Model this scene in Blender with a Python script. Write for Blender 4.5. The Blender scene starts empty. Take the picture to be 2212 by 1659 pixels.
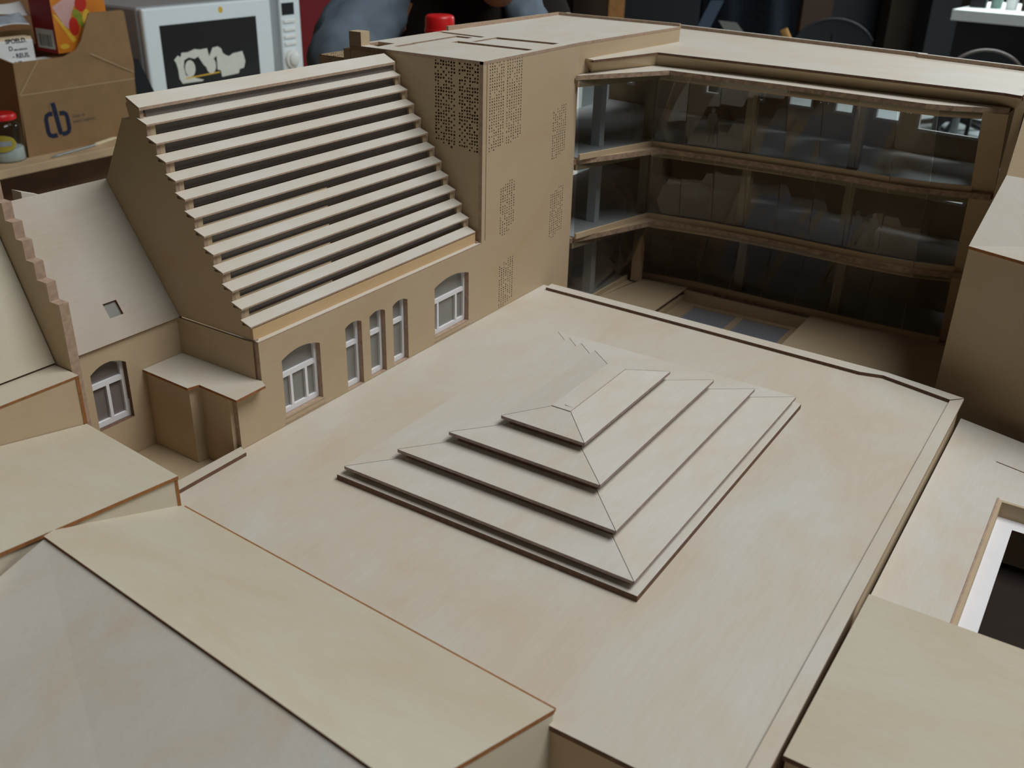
import bpy, bmesh, math, random
from mathutils import Vector, Matrix
from mathutils.geometry import tessellate_polygon

random.seed(7)
SC = bpy.context.scene
COL = SC.collection
S = 0.0055          # one drawing unit of the model = 5.5 mm
FLOOR = -160.0      # room floor, in drawing units below the flat hall roof

# ------------------------------------------------------------------ camera
R = ((0.8382800002205417, 0.5446748857767272, 0.024817534816291842),
     (0.26173049203080995, -0.36205118369159206, -0.8946597621044703),
     (-0.4783134858767404, 0.7564708911727049, -0.44605829219600324))
CAM = Vector((80.89081397893406, -68.13488676858299, 60.0))
FPX = 2119.1606712480248


def W(p):
    """drawing units -> metres, floor at z = 0"""
    return Vector((p[0] * S, p[1] * S, (p[2] - FLOOR) * S))


def ray(px, py):
    v = (px - 1106.0, py - 829.5, FPX)
    return Vector([sum(R[i][k] * v[i] for i in range(3)) for k in range(3)])


def at(px, py, dep):
    return CAM + ray(px, py) * (dep / FPX)


def on(ax, val, px, py):
    i = 'xyz'.index(ax)
    d = ray(px, py)
    return CAM + d * ((val - CAM[i]) / d[i])


def onplane(p0, n, px, py):
    d = ray(px, py)
    return CAM + d * ((Vector(p0) - CAM).dot(n) / d.dot(n))


cd = bpy.data.cameras.new('camera')
cam = bpy.data.objects.new('camera', cd)
COL.objects.link(cam)
cd.sensor_width = 36.0
cd.sensor_fit = 'HORIZONTAL'
cd.lens = FPX / 2212.0 * 36.0
cd.clip_start = 0.01
cd.clip_end = 60.0
m = Matrix.Identity(4)
for k in range(3):
    m[k][0] = R[0][k]
    m[k][1] = -R[1][k]
    m[k][2] = -R[2][k]
m.translation = W(CAM)
cam.matrix_world = m
cd.dof.use_dof = True
cd.dof.focus_distance = 128 * S
cd.dof.aperture_fstop = 16.0
SC.camera = cam
SC.view_settings.view_transform = 'Standard'
SC.view_settings.look = 'None'
SC.view_settings.gamma = 1.0
SC.view_settings.use_curve_mapping = False
SC.view_settings.exposure = 0.0

# --------------------------------------------------------------- materials
MATS = {}


def _base(name):
    mt = bpy.data.materials.new(name)
    mt.use_nodes = True
    nt = mt.node_tree
    b = nt.nodes['Principled BSDF']
    MATS[name] = mt
    return mt, nt, b


def plain(name, col, rough=0.6, spec=0.3, metal=0.0, var=0.06, scale=60.0):
    """a colour with a faint mottling"""
    mt, nt, b = _base(name)
    tc = nt.nodes.new('ShaderNodeTexCoord')
    nz = nt.nodes.new('ShaderNodeTexNoise')
    nz.inputs['Scale'].default_value = scale
    nz.inputs['Detail'].default_value = 3
    nt.links.new(tc.outputs['Object'], nz.inputs['Vector'])
    rp = nt.nodes.new('ShaderNodeValToRGB')
    rp.color_ramp.elements[0].position = 0.3
    rp.color_ramp.elements[1].position = 0.7
    rp.color_ramp.elements[0].color = (*[c * (1 - var) for c in col], 1)
    rp.color_ramp.elements[1].color = (*[min(1, c * (1 + var)) for c in col], 1)
    nt.links.new(nz.outputs['Fac'], rp.inputs['Fac'])
    nt.links.new(rp.outputs['Color'], b.inputs['Base Color'])
    b.inputs['Roughness'].default_value = rough
    b.inputs['Specular IOR Level'].default_value = spec
    b.inputs['Metallic'].default_value = metal
    return mt


def ply(name, light, tan, pale, grain=(1, 14, 14), blotch=20.0):
    """birch plywood: broad pinkish stains, long faint grain"""
    mt, nt, b = _base(name)
    N, Lk = nt.nodes, nt.links
    tc = N.new('ShaderNodeTexCoord')
    mp = N.new('ShaderNodeMapping')
    mp.inputs['Scale'].default_value = (0.6, 1.0, 1.0) if grain[0] < grain[1] else (1.0, 0.6, 1.0)
    Lk.new(tc.outputs['Object'], mp.inputs['Vector'])
    n1 = N.new('ShaderNodeTexNoise')
    n1.inputs['Scale'].default_value = blotch
    n1.inputs['Detail'].default_value = 5
    n1.inputs['Roughness'].default_value = 0.6
    n1.inputs['Distortion'].default_value = 0.8
    Lk.new(mp.outputs['Vector'], n1.inputs['Vector'])
    rp = N.new('ShaderNodeValToRGB')
    e = rp.color_ramp.elements
    e[0].position = 0.30
    e[0].color = (*tan, 1)
    e[1].position = 0.74
    e[1].color = (*pale, 1)
    k = e.new(0.50)
    k.color = (*light, 1)
    Lk.new(n1.outputs['Fac'], rp.inputs['Fac'])
    m2 = N.new('ShaderNodeMapping')
    m2.inputs['Scale'].default_value = grain
    Lk.new(tc.outputs['Object'], m2.inputs['Vector'])
    n2 = N.new('ShaderNodeTexNoise')
    n2.inputs['Scale'].default_value = 60.0
    n2.inputs['Detail'].default_value = 4
    Lk.new(m2.outputs['Vector'], n2.inputs['Vector'])
    r2 = N.new('ShaderNodeValToRGB')
    r2.color_ramp.elements[0].position = 0.35
    r2.color_ramp.elements[0].color = (0.965, 0.955, 0.94, 1)
    r2.color_ramp.elements[1].position = 0.65
    r2.color_ramp.elements[1].color = (1, 1, 1, 1)
    Lk.new(n2.outputs['Fac'], r2.inputs['Fac'])
    mx = N.new('ShaderNodeMix')
    mx.data_type = 'RGBA'
    mx.blend_type = 'MULTIPLY'
    mx.inputs['Factor'].default_value = 1.0
    Lk.new(rp.outputs['Color'], mx.inputs[6])
    Lk.new(r2.outputs['Color'], mx.inputs[7])
    Lk.new(mx.outputs[2], b.inputs['Base Color'])
    b.inputs['Roughness'].default_value = 0.55
    b.inputs['Specular IOR Level'].default_value = 0.25
    return mt


def glass(name, tint, refl=0.10, rough=0.03, opac=0.0, dif=(0.3, 0.3, 0.3)):
    """clear acrylic sheet: see-through with a reflection"""
    mt, nt, b = _base(name)
    N, Lk = nt.nodes, nt.links
    out = [n for n in N if n.type == 'OUTPUT_MATERIAL'][0]
    tr = N.new('ShaderNodeBsdfTransparent')
    tr.inputs['Color'].default_value = (*tint, 1)
    df = N.new('ShaderNodeBsdfDiffuse')
    df.inputs['Color'].default_value = (*dif, 1)
    m0 = N.new('ShaderNodeMixShader')
    m0.inputs[0].default_value = opac
    Lk.new(tr.outputs[0], m0.inputs[1])
    Lk.new(df.outputs[0], m0.inputs[2])
    gl = N.new('ShaderNodeBsdfGlossy')
    gl.inputs['Roughness'].default_value = rough
    fr = N.new('ShaderNodeLayerWeight')
    fr.inputs['Blend'].default_value = 0.5
    pw = N.new('ShaderNodeMath')
    pw.operation = 'POWER'
    pw.inputs[1].default_value = 4.0
    Lk.new(fr.outputs['Facing'], pw.inputs[0])
    ad = N.new('ShaderNodeMath')
    ad.operation = 'MULTIPLY_ADD'
    ad.inputs[1].default_value = 0.75
    ad.inputs[2].default_value = refl
    ad.use_clamp = True
    Lk.new(pw.outputs[0], ad.inputs[0])
    m1 = N.new('ShaderNodeMixShader')
    Lk.new(ad.outputs[0], m1.inputs[0])
    Lk.new(m0.outputs[0], m1.inputs[1])
    Lk.new(gl.outputs[0], m1.inputs[2])
    Lk.new(m1.outputs[0], out.inputs[0])
    return mt


BX = ply('birch_grain_x', (0.60, 0.555, 0.47), (0.595, 0.515, 0.41), (0.62, 0.59, 0.53), (1, 14, 14))
BY = ply('birch_grain_y', (0.60, 0.55, 0.46), (0.59, 0.49, 0.37), (0.625, 0.60, 0.54), (14, 1, 14), 13)
BP = ply('birch_pale', (0.635, 0.595, 0.52), (0.62, 0.545, 0.44), (0.655, 0.63, 0.575), (14, 1, 14), 22)
BW = ply('birch_wall', (0.52, 0.405, 0.265), (0.505, 0.38, 0.24), (0.53, 0.425, 0.295), (1, 1, 14), 12)
BL = ply('birch_old', (0.565, 0.51, 0.395), (0.55, 0.47, 0.34), (0.585, 0.545, 0.45), (2, 14, 14), 14)
BS = ply('birch_dull', (0.45, 0.40, 0.335), (0.43, 0.37, 0.29), (0.47, 0.43, 0.37), (14, 1, 14), 18)
EDGV = plain('violet_cut_edge', (0.34, 0.26, 0.235), 0.7, 0.15, var=0.15, scale=300)
EDGE = plain('laser_cut_edge', (0.17, 0.095, 0.065), 0.7, 0.15, var=0.2, scale=300)
EDGO = plain('scorched_edge', (0.30, 0.125, 0.045), 0.7, 0.15, var=0.2, scale=300)
EDGL = plain('layered_edge', (0.36, 0.255, 0.18), 0.7, 0.15, var=0.3, scale=200)
EDGP = plain('pale_cut_edge', (0.42, 0.30, 0.22), 0.7, 0.15, var=0.15, scale=300)
WHITE = plain('white_card', (0.80, 0.80, 0.82), 0.5, 0.3, var=0.02)
GREYF = plain('grey_floor_card', (0.62, 0.63, 0.64), 0.5, 0.3, var=0.03)
FROST = plain('frosted_pane', (0.24, 0.235, 0.215), 0.25, 0.5, var=0.03)
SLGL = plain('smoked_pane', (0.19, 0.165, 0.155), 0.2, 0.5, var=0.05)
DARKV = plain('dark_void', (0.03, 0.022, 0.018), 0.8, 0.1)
GLASS = glass('clear_acrylic', (0.80, 0.82, 0.82), refl=0.05)
GLASB = glass('bluish_acrylic', (0.45, 0.50, 0.56), refl=0.2, opac=0.85, dif=(0.42, 0.46, 0.54))

# ------------------------------------------------------------ mesh builder


class MB:
    def __init__(self):
        self.v, self.f, self.mi = [], [], []

    def _add(self, pts, faces, mi):
        o = len(self.v)
        self.v += [tuple(p) for p in pts]
        for f in faces:
            self.f.append(tuple(i + o for i in f))
            self.mi.append(mi)
        return self

    def quad(self, a, b, c, d, mi=0):
        return self._add([a, b, c, d], [(0, 1, 2, 3)], mi)

    def box(self, x0, x1, y0, y1, z0, z1, mi=0, side=None):
        p = [(x, y, z) for z in (z0, z1) for y in (y0, y1) for x in (x0, x1)]
        s = mi if side is None else side
        self._add(p, [(0, 2, 3, 1), (4, 5, 7, 6)], mi)
        self._add(p, [(0, 1, 5, 4), (1, 3, 7, 5), (3, 2, 6, 7), (2, 0, 4, 6)], s)
        return self

    def plate(self, pts, vec, mi=0, side=1, holes=()):
        """flat sheet: outline pts (3-D), pushed along vec, cut edges in another material"""
        loops = [[Vector(p) for p in pts]] + [[Vector(p) for p in h] for h in holes]
        vec = Vector(vec)
        flat = [p for lp in loops for p in lp]
        tris = tessellate_polygon(loops)
        self._add(flat, [tuple(t) for t in tris], mi)
        self._add([p + vec for p in flat], [tuple(reversed(t)) for t in tris], mi)
        for lp in loops:
            n = len(lp)
            for i in range(n):
                a, b = lp[i], lp[(i + 1) % n]
                self._add([a, b, b + vec, a + vec], [(0, 1, 2, 3)], side)
        return self

    def lathe(self, prof, c, mi=0, n=32, axis=(0, 0, 1)):
        ax = Vector(axis).normalized()
        u = ax.orthogonal().normalized()
        w = ax.cross(u)
        pts = []
        for r, h in prof:
            for k in range(n):
                a = 2 * math.pi * k / n
                pts.append(Vector(c) + ax * h + (u * math.cos(a) + w * math.sin(a)) * r)
        fs = []
        for j in range(len(prof) - 1):
            for k in range(n):
                fs.append((j * n + k, j * n + (k + 1) % n, (j + 1) * n + (k + 1) % n, (j + 1) * n + k))
        fs.append(tuple(range(n - 1, -1, -1)))
        fs.append(tuple((len(prof) - 1) * n + k for k in range(n)))
        return self._add(pts, fs, mi)

    def tube(self, path, r, mi=0, n=10):
        path = [Vector(p) for p in path]
        rs = r if isinstance(r, (list, tuple)) else [r] * len(path)
        pts = []
        for i, p in enumerate(path):
            d = (path[min(i + 1, len(path) - 1)] - path[max(i - 1, 0)]).normalized()
            u = d.cross(Vector((0, 0, 1)))
            if u.length < 1e-4:
                u = Vector((1, 0, 0))
            u.normalize()
            w = u.cross(d)
            for k in range(n):
                a = 2 * math.pi * k / n
                pts.append(p + (u * math.cos(a) + w * math.sin(a)) * rs[i])
        fs = []
        for j in range(len(path) - 1):
            for k in range(n):
                fs.append((j * n + k, j * n + (k + 1) % n, (j + 1) * n + (k + 1) % n, (j + 1) * n + k))
        fs.append(tuple(range(n - 1, -1, -1)))
        fs.append(tuple((len(path) - 1) * n + k for k in range(n)))
        return self._add(pts, fs, mi)

    def build(self, name, mats, base=None, parent=None, smooth=False, bevel=0.0, segs=2):
        if base is None:
            n = len(self.v)
            lo = [min(p[i] for p in self.v) for i in range(3)]
            hi = [max(p[i] for p in self.v) for i in range(3)]
            base = ((lo[0] + hi[0]) / 2, (lo[1] + hi[1]) / 2, lo[2])
        b = W(base)
        me = bpy.data.meshes.new(name)
        me.from_pydata([W(p) - b for p in self.v], [], self.f)
        for mt in (mats if isinstance(mats, (list, tuple)) else [mats]):
            me.materials.append(mt)
        for p, i in zip(me.polygons, self.mi):
            p.material_index = i
        bm = bmesh.new()
        bm.from_mesh(me)
        bmesh.ops.remove_doubles(bm, verts=bm.verts, dist=1e-6)
        bmesh.ops.recalc_face_normals(bm, faces=bm.faces)
        if bevel:
            es = [e for e in bm.edges if len(e.link_faces) == 2 and e.calc_face_angle(0) > 0.5]
            bmesh.ops.bevel(bm, geom=es, offset=bevel * S, segments=segs, affect='EDGES', profile=0.5)
        bm.to_mesh(me)
        bm.free()
        if smooth:
            for p in me.polygons:
                p.use_smooth = True
            try:
                me.set_sharp_from_angle(angle=math.radians(40))
            except Exception:
                pass
        o = bpy.data.objects.new(name, me)
        COL.objects.link(o)
        if parent is not None:
            o.parent = parent
            pb = getattr_base(parent)
            o.location = b - pb
        else:
            o.location = b
        BASES[o.name] = b
        return o


BASES = {}


def getattr_base(o):
    return BASES[o.name]


def tag(o, label, cat, group=None):
    o['label'] = label
    o['category'] = cat
    o['kind'] = 'thing'
    if group:
        o['group'] = group
    return o


def thing(name, label, cat, base, group=None):
    o = bpy.data.objects.new(name, None)
    o.empty_display_size = 0.02
    COL.objects.link(o)
    o.location = W(base)
    BASES[o.name] = W(base)
    return tag(o, label, cat, group)


def structure(o):
    o['kind'] = 'structure'
    return o


def holes_panel(mb, o, u, v, nu, nv, hole, depth, keep, jit=0.0, drop=0.0, mi=0, hi=1):
    """a sheet of nu x nv cells from corner o; each kept cell has a square hole cut through"""
    o, u, v, depth = Vector(o), Vector(u), Vector(v), Vector(depth)
    for i in range(nu):
        for j in range(nv):
            c = o + u * i + v * j
            P = [c, c + u, c + u + v, c + v]
            if not keep(i, j) or random.random() < drop:
                mb._add(P, [(0, 1, 2, 3)], mi)
                continue
            h = hole * random.uniform(0.82, 1.1)
            cu = 0.5 + random.uniform(-jit, jit)
            cv = 0.5 + random.uniform(-jit, jit)
            q = [c + u * (cu + a * h / 2 / u.length) + v * (cv + b * h / 2 / v.length)
                 for a, b in ((-1, -1), (1, -1), (1, 1), (-1, 1))]
            mb._add(P + q, [(0, 1, 5, 4), (1, 2, 6, 5), (2, 3, 7, 6), (3, 0, 4, 7)], mi)
            mb._add(q + [p + depth for p in q], [(0, 1, 5, 4), (1, 2, 6, 5), (2, 3, 7, 6), (3, 0, 4, 7)], hi)


def arch(y0, y1, z0, zs, rise, n=12):
    """outline of a segment-arched opening in a y-z wall"""
    pts = [(y0, z0), (y1, z0)]
    for k in range(n + 1):
        t = k / n
        y = y1 + (y0 - y1) * t
        pts.append((y, zs + rise * (1 - (2 * t - 1) ** 2)))
    return pts


def sash(th, x, y0, y1, z0, zs, rise, bars, transom, xin=-0.75, fr=0.45, pane=None):
    """white window recessed in a wall that faces +x: one part with its pane as sub-part"""
    xf = x + xin
    mb = MB()
    out = arch(y0, y1, z0, zs, rise)
    d = -0.55
    # frame ring follows the arch
    lights = []
    zt = transom
    ys = [y0 + fr] + [b for b in bars] + [y1 - fr]
    for i in range(len(ys) - 1):
        a = ys[i] + (0.2 if i else 0)
        b = ys[i + 1] - (0.2 if i < len(ys) - 2 else 0)
        lights.append([(a, z0 + fr * 1.5), (b, z0 + fr * 1.5), (b, zt - 0.32), (a, zt - 0.32)])
    lights.append(arch(y0 + fr, y1 - fr, zt + 0.32, zs - 0.15, rise * 0.9))
    mb.plate([(xf, a, b) for a, b in out], (d, 0, 0), 0, 0,
             [[(xf, a, b) for a, b in h] for h in lights])
    f = mb.build('window', [WHITE], parent=th)
    p = MB()
    p.plate([(xf - 0.35, a, b) for a, b in arch(y0 + 0.2, y1 - 0.2, z0 + 0.2, zs - 0.1, rise * 0.9)],
            (-0.12, 0, 0), 0, 0)
    p.build('pane', [pane or FROST], parent=f)
    return f


# =========================================================== MODEL: ground
tag(MB().box(-50, 118, -66, 136, -13.2, -12.2, 0, 1).build('model_base_board', [BX, EDGE]),
    'large plywood base board lying under all the model buildings', 'board')

# ------------------------------------------------- low hall with flat roof
hall = thing('model_hall', 'wide low plywood hall with a flat roof in the middle of the model', 'model building', (34, 25, -12))
rp = [(0.05, -16.8, 0), (69.1, -16.4, 0), (69.1, 65.2, 0), (58.5, 66.9, 0), (0.05, 69.0, 0)]
MB().plate(rp, (0, 0, -0.55)).build('roof_plate', [BY, EDGE], parent=hall)
MB().plate([(1.7, 67.05, 0.5), (30, 66.1, 0.5), (55.2, 65.1, 0.5), (58.2, 65.9, 0.5), (67.65, 63.5, 0.5), (69.2, 65.1, 0.5),
            (58.6, 67.2, 0.5), (1.6, 69.1, 0.5)], (0, 0, -0.46)).build('back_parapet', [BX, EDGE], parent=hall)
MB().plate([(67.72, -16.4, 0.42), (69.2, -16.4, 0.42), (69.2, 65.05, 0.42), (67.68, 63.4, 0.42)], (0, 0, -0.4)
           ).build('side_parapet', [BY, EDGP], parent=hall)
MB().plate([(0.02, -12.6, 0.5), (1.62, -12.6, 0.5), (1.5, -0.7, 0.5), (0.02, -0.15, 0.5)], (0, 0, -0.48)
           ).build('corner_parapet', [BY, EDGE], parent=hall)
w = MB()
w.box(1.2, 68.9, -16.2, -15.7, -12.1, -0.6)
w.box(68.4, 68.9, -15.7, 64.4, -12.1, -0.6)
w.box(1.2, 68.4, 63.9, 64.4, -12.1, -0.6)
w.box(0.7, 1.2, -16.2, 64.4, -12.1, -0.6)
w.build('outer_wall', [BW], parent=hall)

# ---------------------------------------------------- stepped roof lantern
lan = thing('stepped_roof_lantern', 'four-tiered stepped plywood lantern in the centre of the flat hall roof', 'model roof lantern', (32.6, 25.7, 0))
LX, LY = 32.65, 25.7
MB().plate([(LX - 18.95, LY - 24.2, 0.72), (LX + 18.95, LY - 24.2, 0.72), (LX + 18.95, LY + 24.2, 0.72), (LX - 18.95, LY + 24.2, 0.72)],
           (0, 0, -0.7)).build('base_plate', [BP, EDGE], parent=lan)
tiers = [(18.25, 23.7, 1.80), (13.95, 19.45, 3.45), (9.78, 15.3, 5.17), (5.45, 11.1, 6.80)]
for i, (hx, hy, z) in enumerate(tiers):
    nx = tiers[i + 1][0] - 0.75 if i < 3 else 1.15
    ny = tiers[i + 1][1] - 0.75 if i < 3 else 6.75
    zi = z + (0.48 if i < 3 else 0.74)
    zr0 = (tiers[i - 1][2] + 0.45) if i else 0.72
    rs = MB()
    a, b = hx - 0.75, hy - 0.75
    for (x0, x1, y0, y1) in ((LX - a, LX + a, LY - b, LY - b + 0.4), (LX - a, LX + a, LY + b - 0.4, LY + b),
                             (LX - a, LX - a + 0.4, LY - b + 0.4, LY + b - 0.4), (LX + a - 0.4, LX + a, LY - b + 0.4, LY + b - 0.4)):
        rs.box(x0, x1, y0, y1, zr0, z - 0.2)
    tier = rs.build('tier', [EDGE], parent=lan)
    g = 0.05
    O = [(LX - hx, LY - hy), (LX + hx, LY - hy), (LX + hx, LY + hy), (LX - hx, LY + hy)]
    I = [(LX - nx, LY - ny), (LX + nx, LY - ny), (LX + nx, LY + ny), (LX - nx, LY + ny)]
    for k in range(4):
        o0, o1 = Vector((*O[k], z)), Vector((*O[(k + 1) % 4], z))
        i0, i1 = Vector((*I[k], zi)), Vector((*I[(k + 1) % 4], zi))
        t = (o1 - o0).normalized() * g
        MB().plate([o0 + t, o1 - t, i1 - t, i0 + t], (0, 0, -0.38)).build('roof_panel', [BP, EDGV], parent=tier)
cp = MB()
z = 7.62
cp.plate([(LX - 1.25, LY - 6.9, z), (LX + 1.25, LY - 6.9, z), (LX + 1.25, LY + 6.9, z), (LX - 1.25, LY + 6.9, z)], (0, 0, -0.25))
cp.plate([(LX - 0.03, LY - 6.0, z + 0.06), (LX + 1.1, LY - 6.0, z + 0.01), (LX + 1.1, LY + 6.0, z + 0.01), (LX - 0.03, LY + 6.0, z + 0.06)], (0, 0, -0.05))
cp.build('ridge_cap', [BP, EDGV], parent=lan)

# -------------------------------------------------- louvred house (facade)
hou = thing('model_louvred_house', 'steep-roofed plywood house whose roof is a flight of horizontal slats', 'model building', (-12, 27, -12))
openings = [(7.5, 14.15, 1.15, 8.85, 0.75), (18.93, 22.13, -0.05, 9.1, 0.45), (23.74, 26.96, -0.05, 9.1, 0.45),
            (28.6, 31.86, -0.05, 9.1, 0.45), (38.13, 46.68, 0.95, 8.75, 0.8)]
fac = MB()
hl = []
for (a, b, z0, zs, r) in openings:
    hl.append([(0, y, zz) for y, zz in arch(a, b, max(z0, 0.06), zs, r)])
fac.plate([(0, 0, -11.9), (0, 49.95, -11.9), (0, 49.95, 12.35), (0, 4.1, 12.35), (0, 4.1, 7.15), (0, 0, 7.15)], (-0.7, 0, 0), 0, 1, hl)
fac.build('facade', [BW, EDGP], parent=hou)
for (a, b) in ((7.3, 14.5), (38.0, 46.9)):
    MB().box(0.0, 0.06, a, b, 0.30, 0.38).box(0.0, 0.05, a, b, 0.95, 0.99).build('window_sill', [EDGP], parent=hou)
sash(hou, 0, 7.5, 14.15, 1.15, 8.85, 0.75, [9.55, 12.15], 6.35)
for (a, b, z0, zs, r) in openings[1:4]:
    sash(hou, 0, a, b, 0.06, zs, r, [], 6.2)
sash(hou, 0, 38.13, 46.68, 0.95, 8.75, 0.8, [39.85, 44.4], 6.15)
# stepped gable facing the camera
prof = [(-13.8, 12.55), (-0.45, 12.55), (-0.45, 12.7)]
SL = []
for k in range(1, 13):
    SL.append((-14.45 + 1.25 * (k - 1), 35.72 - 1.945 * (k - 1)))
for k in range(12, 0, -1):
    xf, zf = SL[k - 1]
    below = prof[-1]
    prof.append((xf - 0.42, below[1]))
    prof.append((xf - 0.42, zf - 0.2))
prof.append((-15.75, 35.9))
prof.append((-15.75, 37.45))
prof += [(-17.45, 38.2), (-18.0, 37.6), (-17.6, 35.9), (-19.0, 35.9), (-23.83, 27.85), (-30.0, 18.2), (-30.0, -3), (-13.8, -3)]
MB().plate([(x, 4.1, z) for x, z in prof], (0, 0.5, 0)).build('gable_wall', [BW, EDGP], parent=hou)
MB().plate([(x, 49.4, z) for x, z in prof], (0, 0.45, 0)).build('gable_wall', [BW, EDGP], parent=hou)
MB().plate([(-13.8, 3.86, -3), (-0.72, 3.86, -3), (-0.72, 3.86, 12.4), (-13.8, 3.86, 12.4)], (0, 0.24, 0), 0, 1).build('lower_gable_wall', [BW, EDGE], parent=hou)  # dark edge colour along the top stands for a shadow gap
MB().plate([(-19.0, 4.6, 35.9), (-30.0, 4.6, 17.6), (-30.0, 49.4, 17.6), (-19.0, 49.4, 35.9)], (0.4, 0, -0.3)).build('rear_roof', [BW, EDGO], parent=hou)
for k, (xf, zf) in enumerate(SL):
    s = MB()
    s.plate([(xf, 3.85, zf), (xf, 49.4, zf), (xf - 1.62, 49.4, zf + 0.56), (xf - 1.62, 3.85, zf + 0.56)], (0, 0, -0.2))
    sl = s.build('slat', [BP, EDGP], parent=hou)
    if k < 11:
        for y0, y1 in ((4.62, 5.3), (48.6, 49.38)):
            MB().box(xf - 1.0, xf - 0.42, y0, y1, zf - 1.42, zf - 0.2).build('slat_block', [BW], parent=sl)
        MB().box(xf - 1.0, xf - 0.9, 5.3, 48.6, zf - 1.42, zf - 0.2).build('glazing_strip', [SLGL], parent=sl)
MB().plate([(-15.4, 3.85, 37.5), (-15.4, 49.4, 37.5), (-17.5, 49.4, 38.5), (-17.5, 3.85, 38.5)], (0, 0, -0.35)).build('ridge_board', [BP, EDGP], parent=hou)
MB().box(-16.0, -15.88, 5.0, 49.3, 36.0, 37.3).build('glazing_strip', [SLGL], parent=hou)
MB().box(-1.15, -0.75, 4.15, 49.4, 12.5, 14.0).build('eaves_board', [ply('birch_orange', (0.62, 0.43, 0.24), (0.60, 0.41, 0.22), (0.64, 0.46, 0.27), (14, 1, 14))], parent=hou)
MB().box(-1.6, -0.02, 4.12, 49.95, 12.36, 12.5, 0, 1).build('gutter_ledge', [BP, EDGP], parent=hou)
inn = MB()
inn.box(-29.0, -0.8, 4.7, 49.3, -3, -2.6)
inn.build('inner_floor', [BW], parent=hou)

# ----------------------------------------------------------- stair tower
tow = thing('model_stair_tower', 'tall box-shaped plywood stair tower with patches of perforated holes', 'model building', (-12, 80, -12))
panels = [(51.45, 55.55, 25.9, 38.7), (56.0, 60.4, 25.9, 38.7), (69.8, 74.2, 21.35, 29.95), (54.8, 59.1, 12.1, 20.75),
          (70.0, 74.45, 7.75, 16.45), (54.85, 59.2, 0.12, 8.1)]
ph = [[(0, a, z0), (0, b, z0), (0, b, z1), (0, a, z1)] for a, b, z0, z1 in panels]
ph.append([(0, 50.86, 12.6), (0, 51.0, 12.6), (0, 51.0, 38.6), (0, 50.86, 38.6)])
MB().plate([(0, 49.96, -11.9), (0, 77.5, -11.9), (0, 77.5, 38.95), (0, 49.96, 38.95)], (-0.6, 0, 0), 0, 1, ph
           ).build('front_wall', [BW, EDGP], parent=tow)
for q, (a, b, z0, z1) in enumerate(panels):
    nu, nv = 7, (31 if q < 2 else 21)
    def keep(i, j, nu=nu, nv=nv, q=q):
        lo = (i + (0 if q == 0 else 3 if q == 1 else 0)) // 3 if q < 2 else (0 if i < 3 else 1 if i < 5 else 2)
        if q == 1:
            lo = 1 + i // 3
        if q == 0:
            lo = i // 3
        if j < lo:
            return False
        if q >= 2:
            hi = nv - (2 if i < 2 else 1 if i < 4 else 0)
            return j < hi
        return True
    mb = MB()
    holes_panel(mb, (0, a, z0), (0, (b - a) / nu, 0), (0, 0, (z1 - z0) / nv), nu, nv, 0.215, (-0.6, 0, 0), keep, 0.06, 0.1)
    mb.build('perforated_panel', [BW, EDGE], parent=tow)
pl = [(-8.65, -4.85, 26.0, 38.6), (-4.32, -0.5, 26.0, 38.6)]
MB().plate([(-24.6, 50.0, -3), (-0.6, 50.0, -3), (-0.6, 50.0, 38.95), (-24.6, 50.0, 38.95)], (0, 0.6, 0), 0, 1,
           [[(a, 50, z0), (b, 50, z0), (b, 50, z1), (a, 50, z1)] for a, b, z0, z1 in
            [(-8.65, -4.85, 26.0, 38.6), (-4.32, -0.75, 26.0, 38.6)]]).build('side_wall', [BW, EDGE], parent=tow)
for q, (a, b) in enumerate(((-8.65, -4.85), (-4.32, -0.75))):
    mb = MB()
    nu, nv = 8, 27
    def keep2(i, j, q=q):
        if (i + j) % 2 and random.random() < 0.45:
            return False
        lo = 2 - (i // 3) if q == 0 else 1 - (i // 4)
        return j >= lo
    holes_panel(mb, (a, 50, 26.0), ((b - a) / nu, 0, 0), (0, 0, 12.6 / nv), nu, nv, 0.27, (0, 0.6, 0), keep2, 0.1, 0.05)
    mb.build('perforated_panel', [BW, EDGE], parent=tow)
tw = MB()
tw.box(-24.6, -24.0, 50.6, 110.0, -12, 38.95)
tw.box(-24.0, 1.5, 109.4, 110.0, 33, 38.95)
tw.build('rear_wall', [BW], parent=tow)
MB().plate([(0, 77.5, 33.2), (0, 77.5, 38.95), (2.9, 110.1, 38.95), (2.9, 110.1, 33.2)], (-0.6, 0, 0)).build('upper_wall', [BW, EDGE], parent=tow)
slots = [[(-24.4, 71.4), (-15.0, 71.0), (-15.0, 72.2), (-24.4, 72.6)],
         [(-15.2, 63.0), (-1.3, 63.5), (-1.3, 65.2), (-15.2, 64.9)],
         [(-13.3, 66.0), (-12.4, 66.0), (-12.4, 71.2), (-1.9, 72.1), (-1.9, 74.0), (-13.3, 73.2)],
         [(-18.9, 53.4), (-17.9, 53.4), (-17.9, 57.6), (-18.1, 57.6), (-18.1, 68.4), (-15.9, 68.5), (-15.9, 70.0), (-19.1, 70.0), (-19.1, 58.0), (-18.9, 58.0)],
         [(-23.8, 52.4), (-20.4, 51.6), (-20.6, 55.8), (-23.8, 55.6)]]
MB().plate([(0.02, 49.96, 39.0), (0.02, 77.5, 39.0), (2.95, 110.2, 39.0), (-23.4, 110.2, 39.0), (-24.7, 71.5, 39.0), (-24.7, 49.96, 39.0)], (0, 0, -0.45), 0, 1,
           [[(x, y, 39.0) for x, y in s] for s in slots]).build('roof_plate', [BP, EDGP], parent=tow)
MB().box(-24.0, -0.7, 50.7, 109.0, 37.6, 37.9).build('under_roof', [BW], parent=tow)
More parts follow.
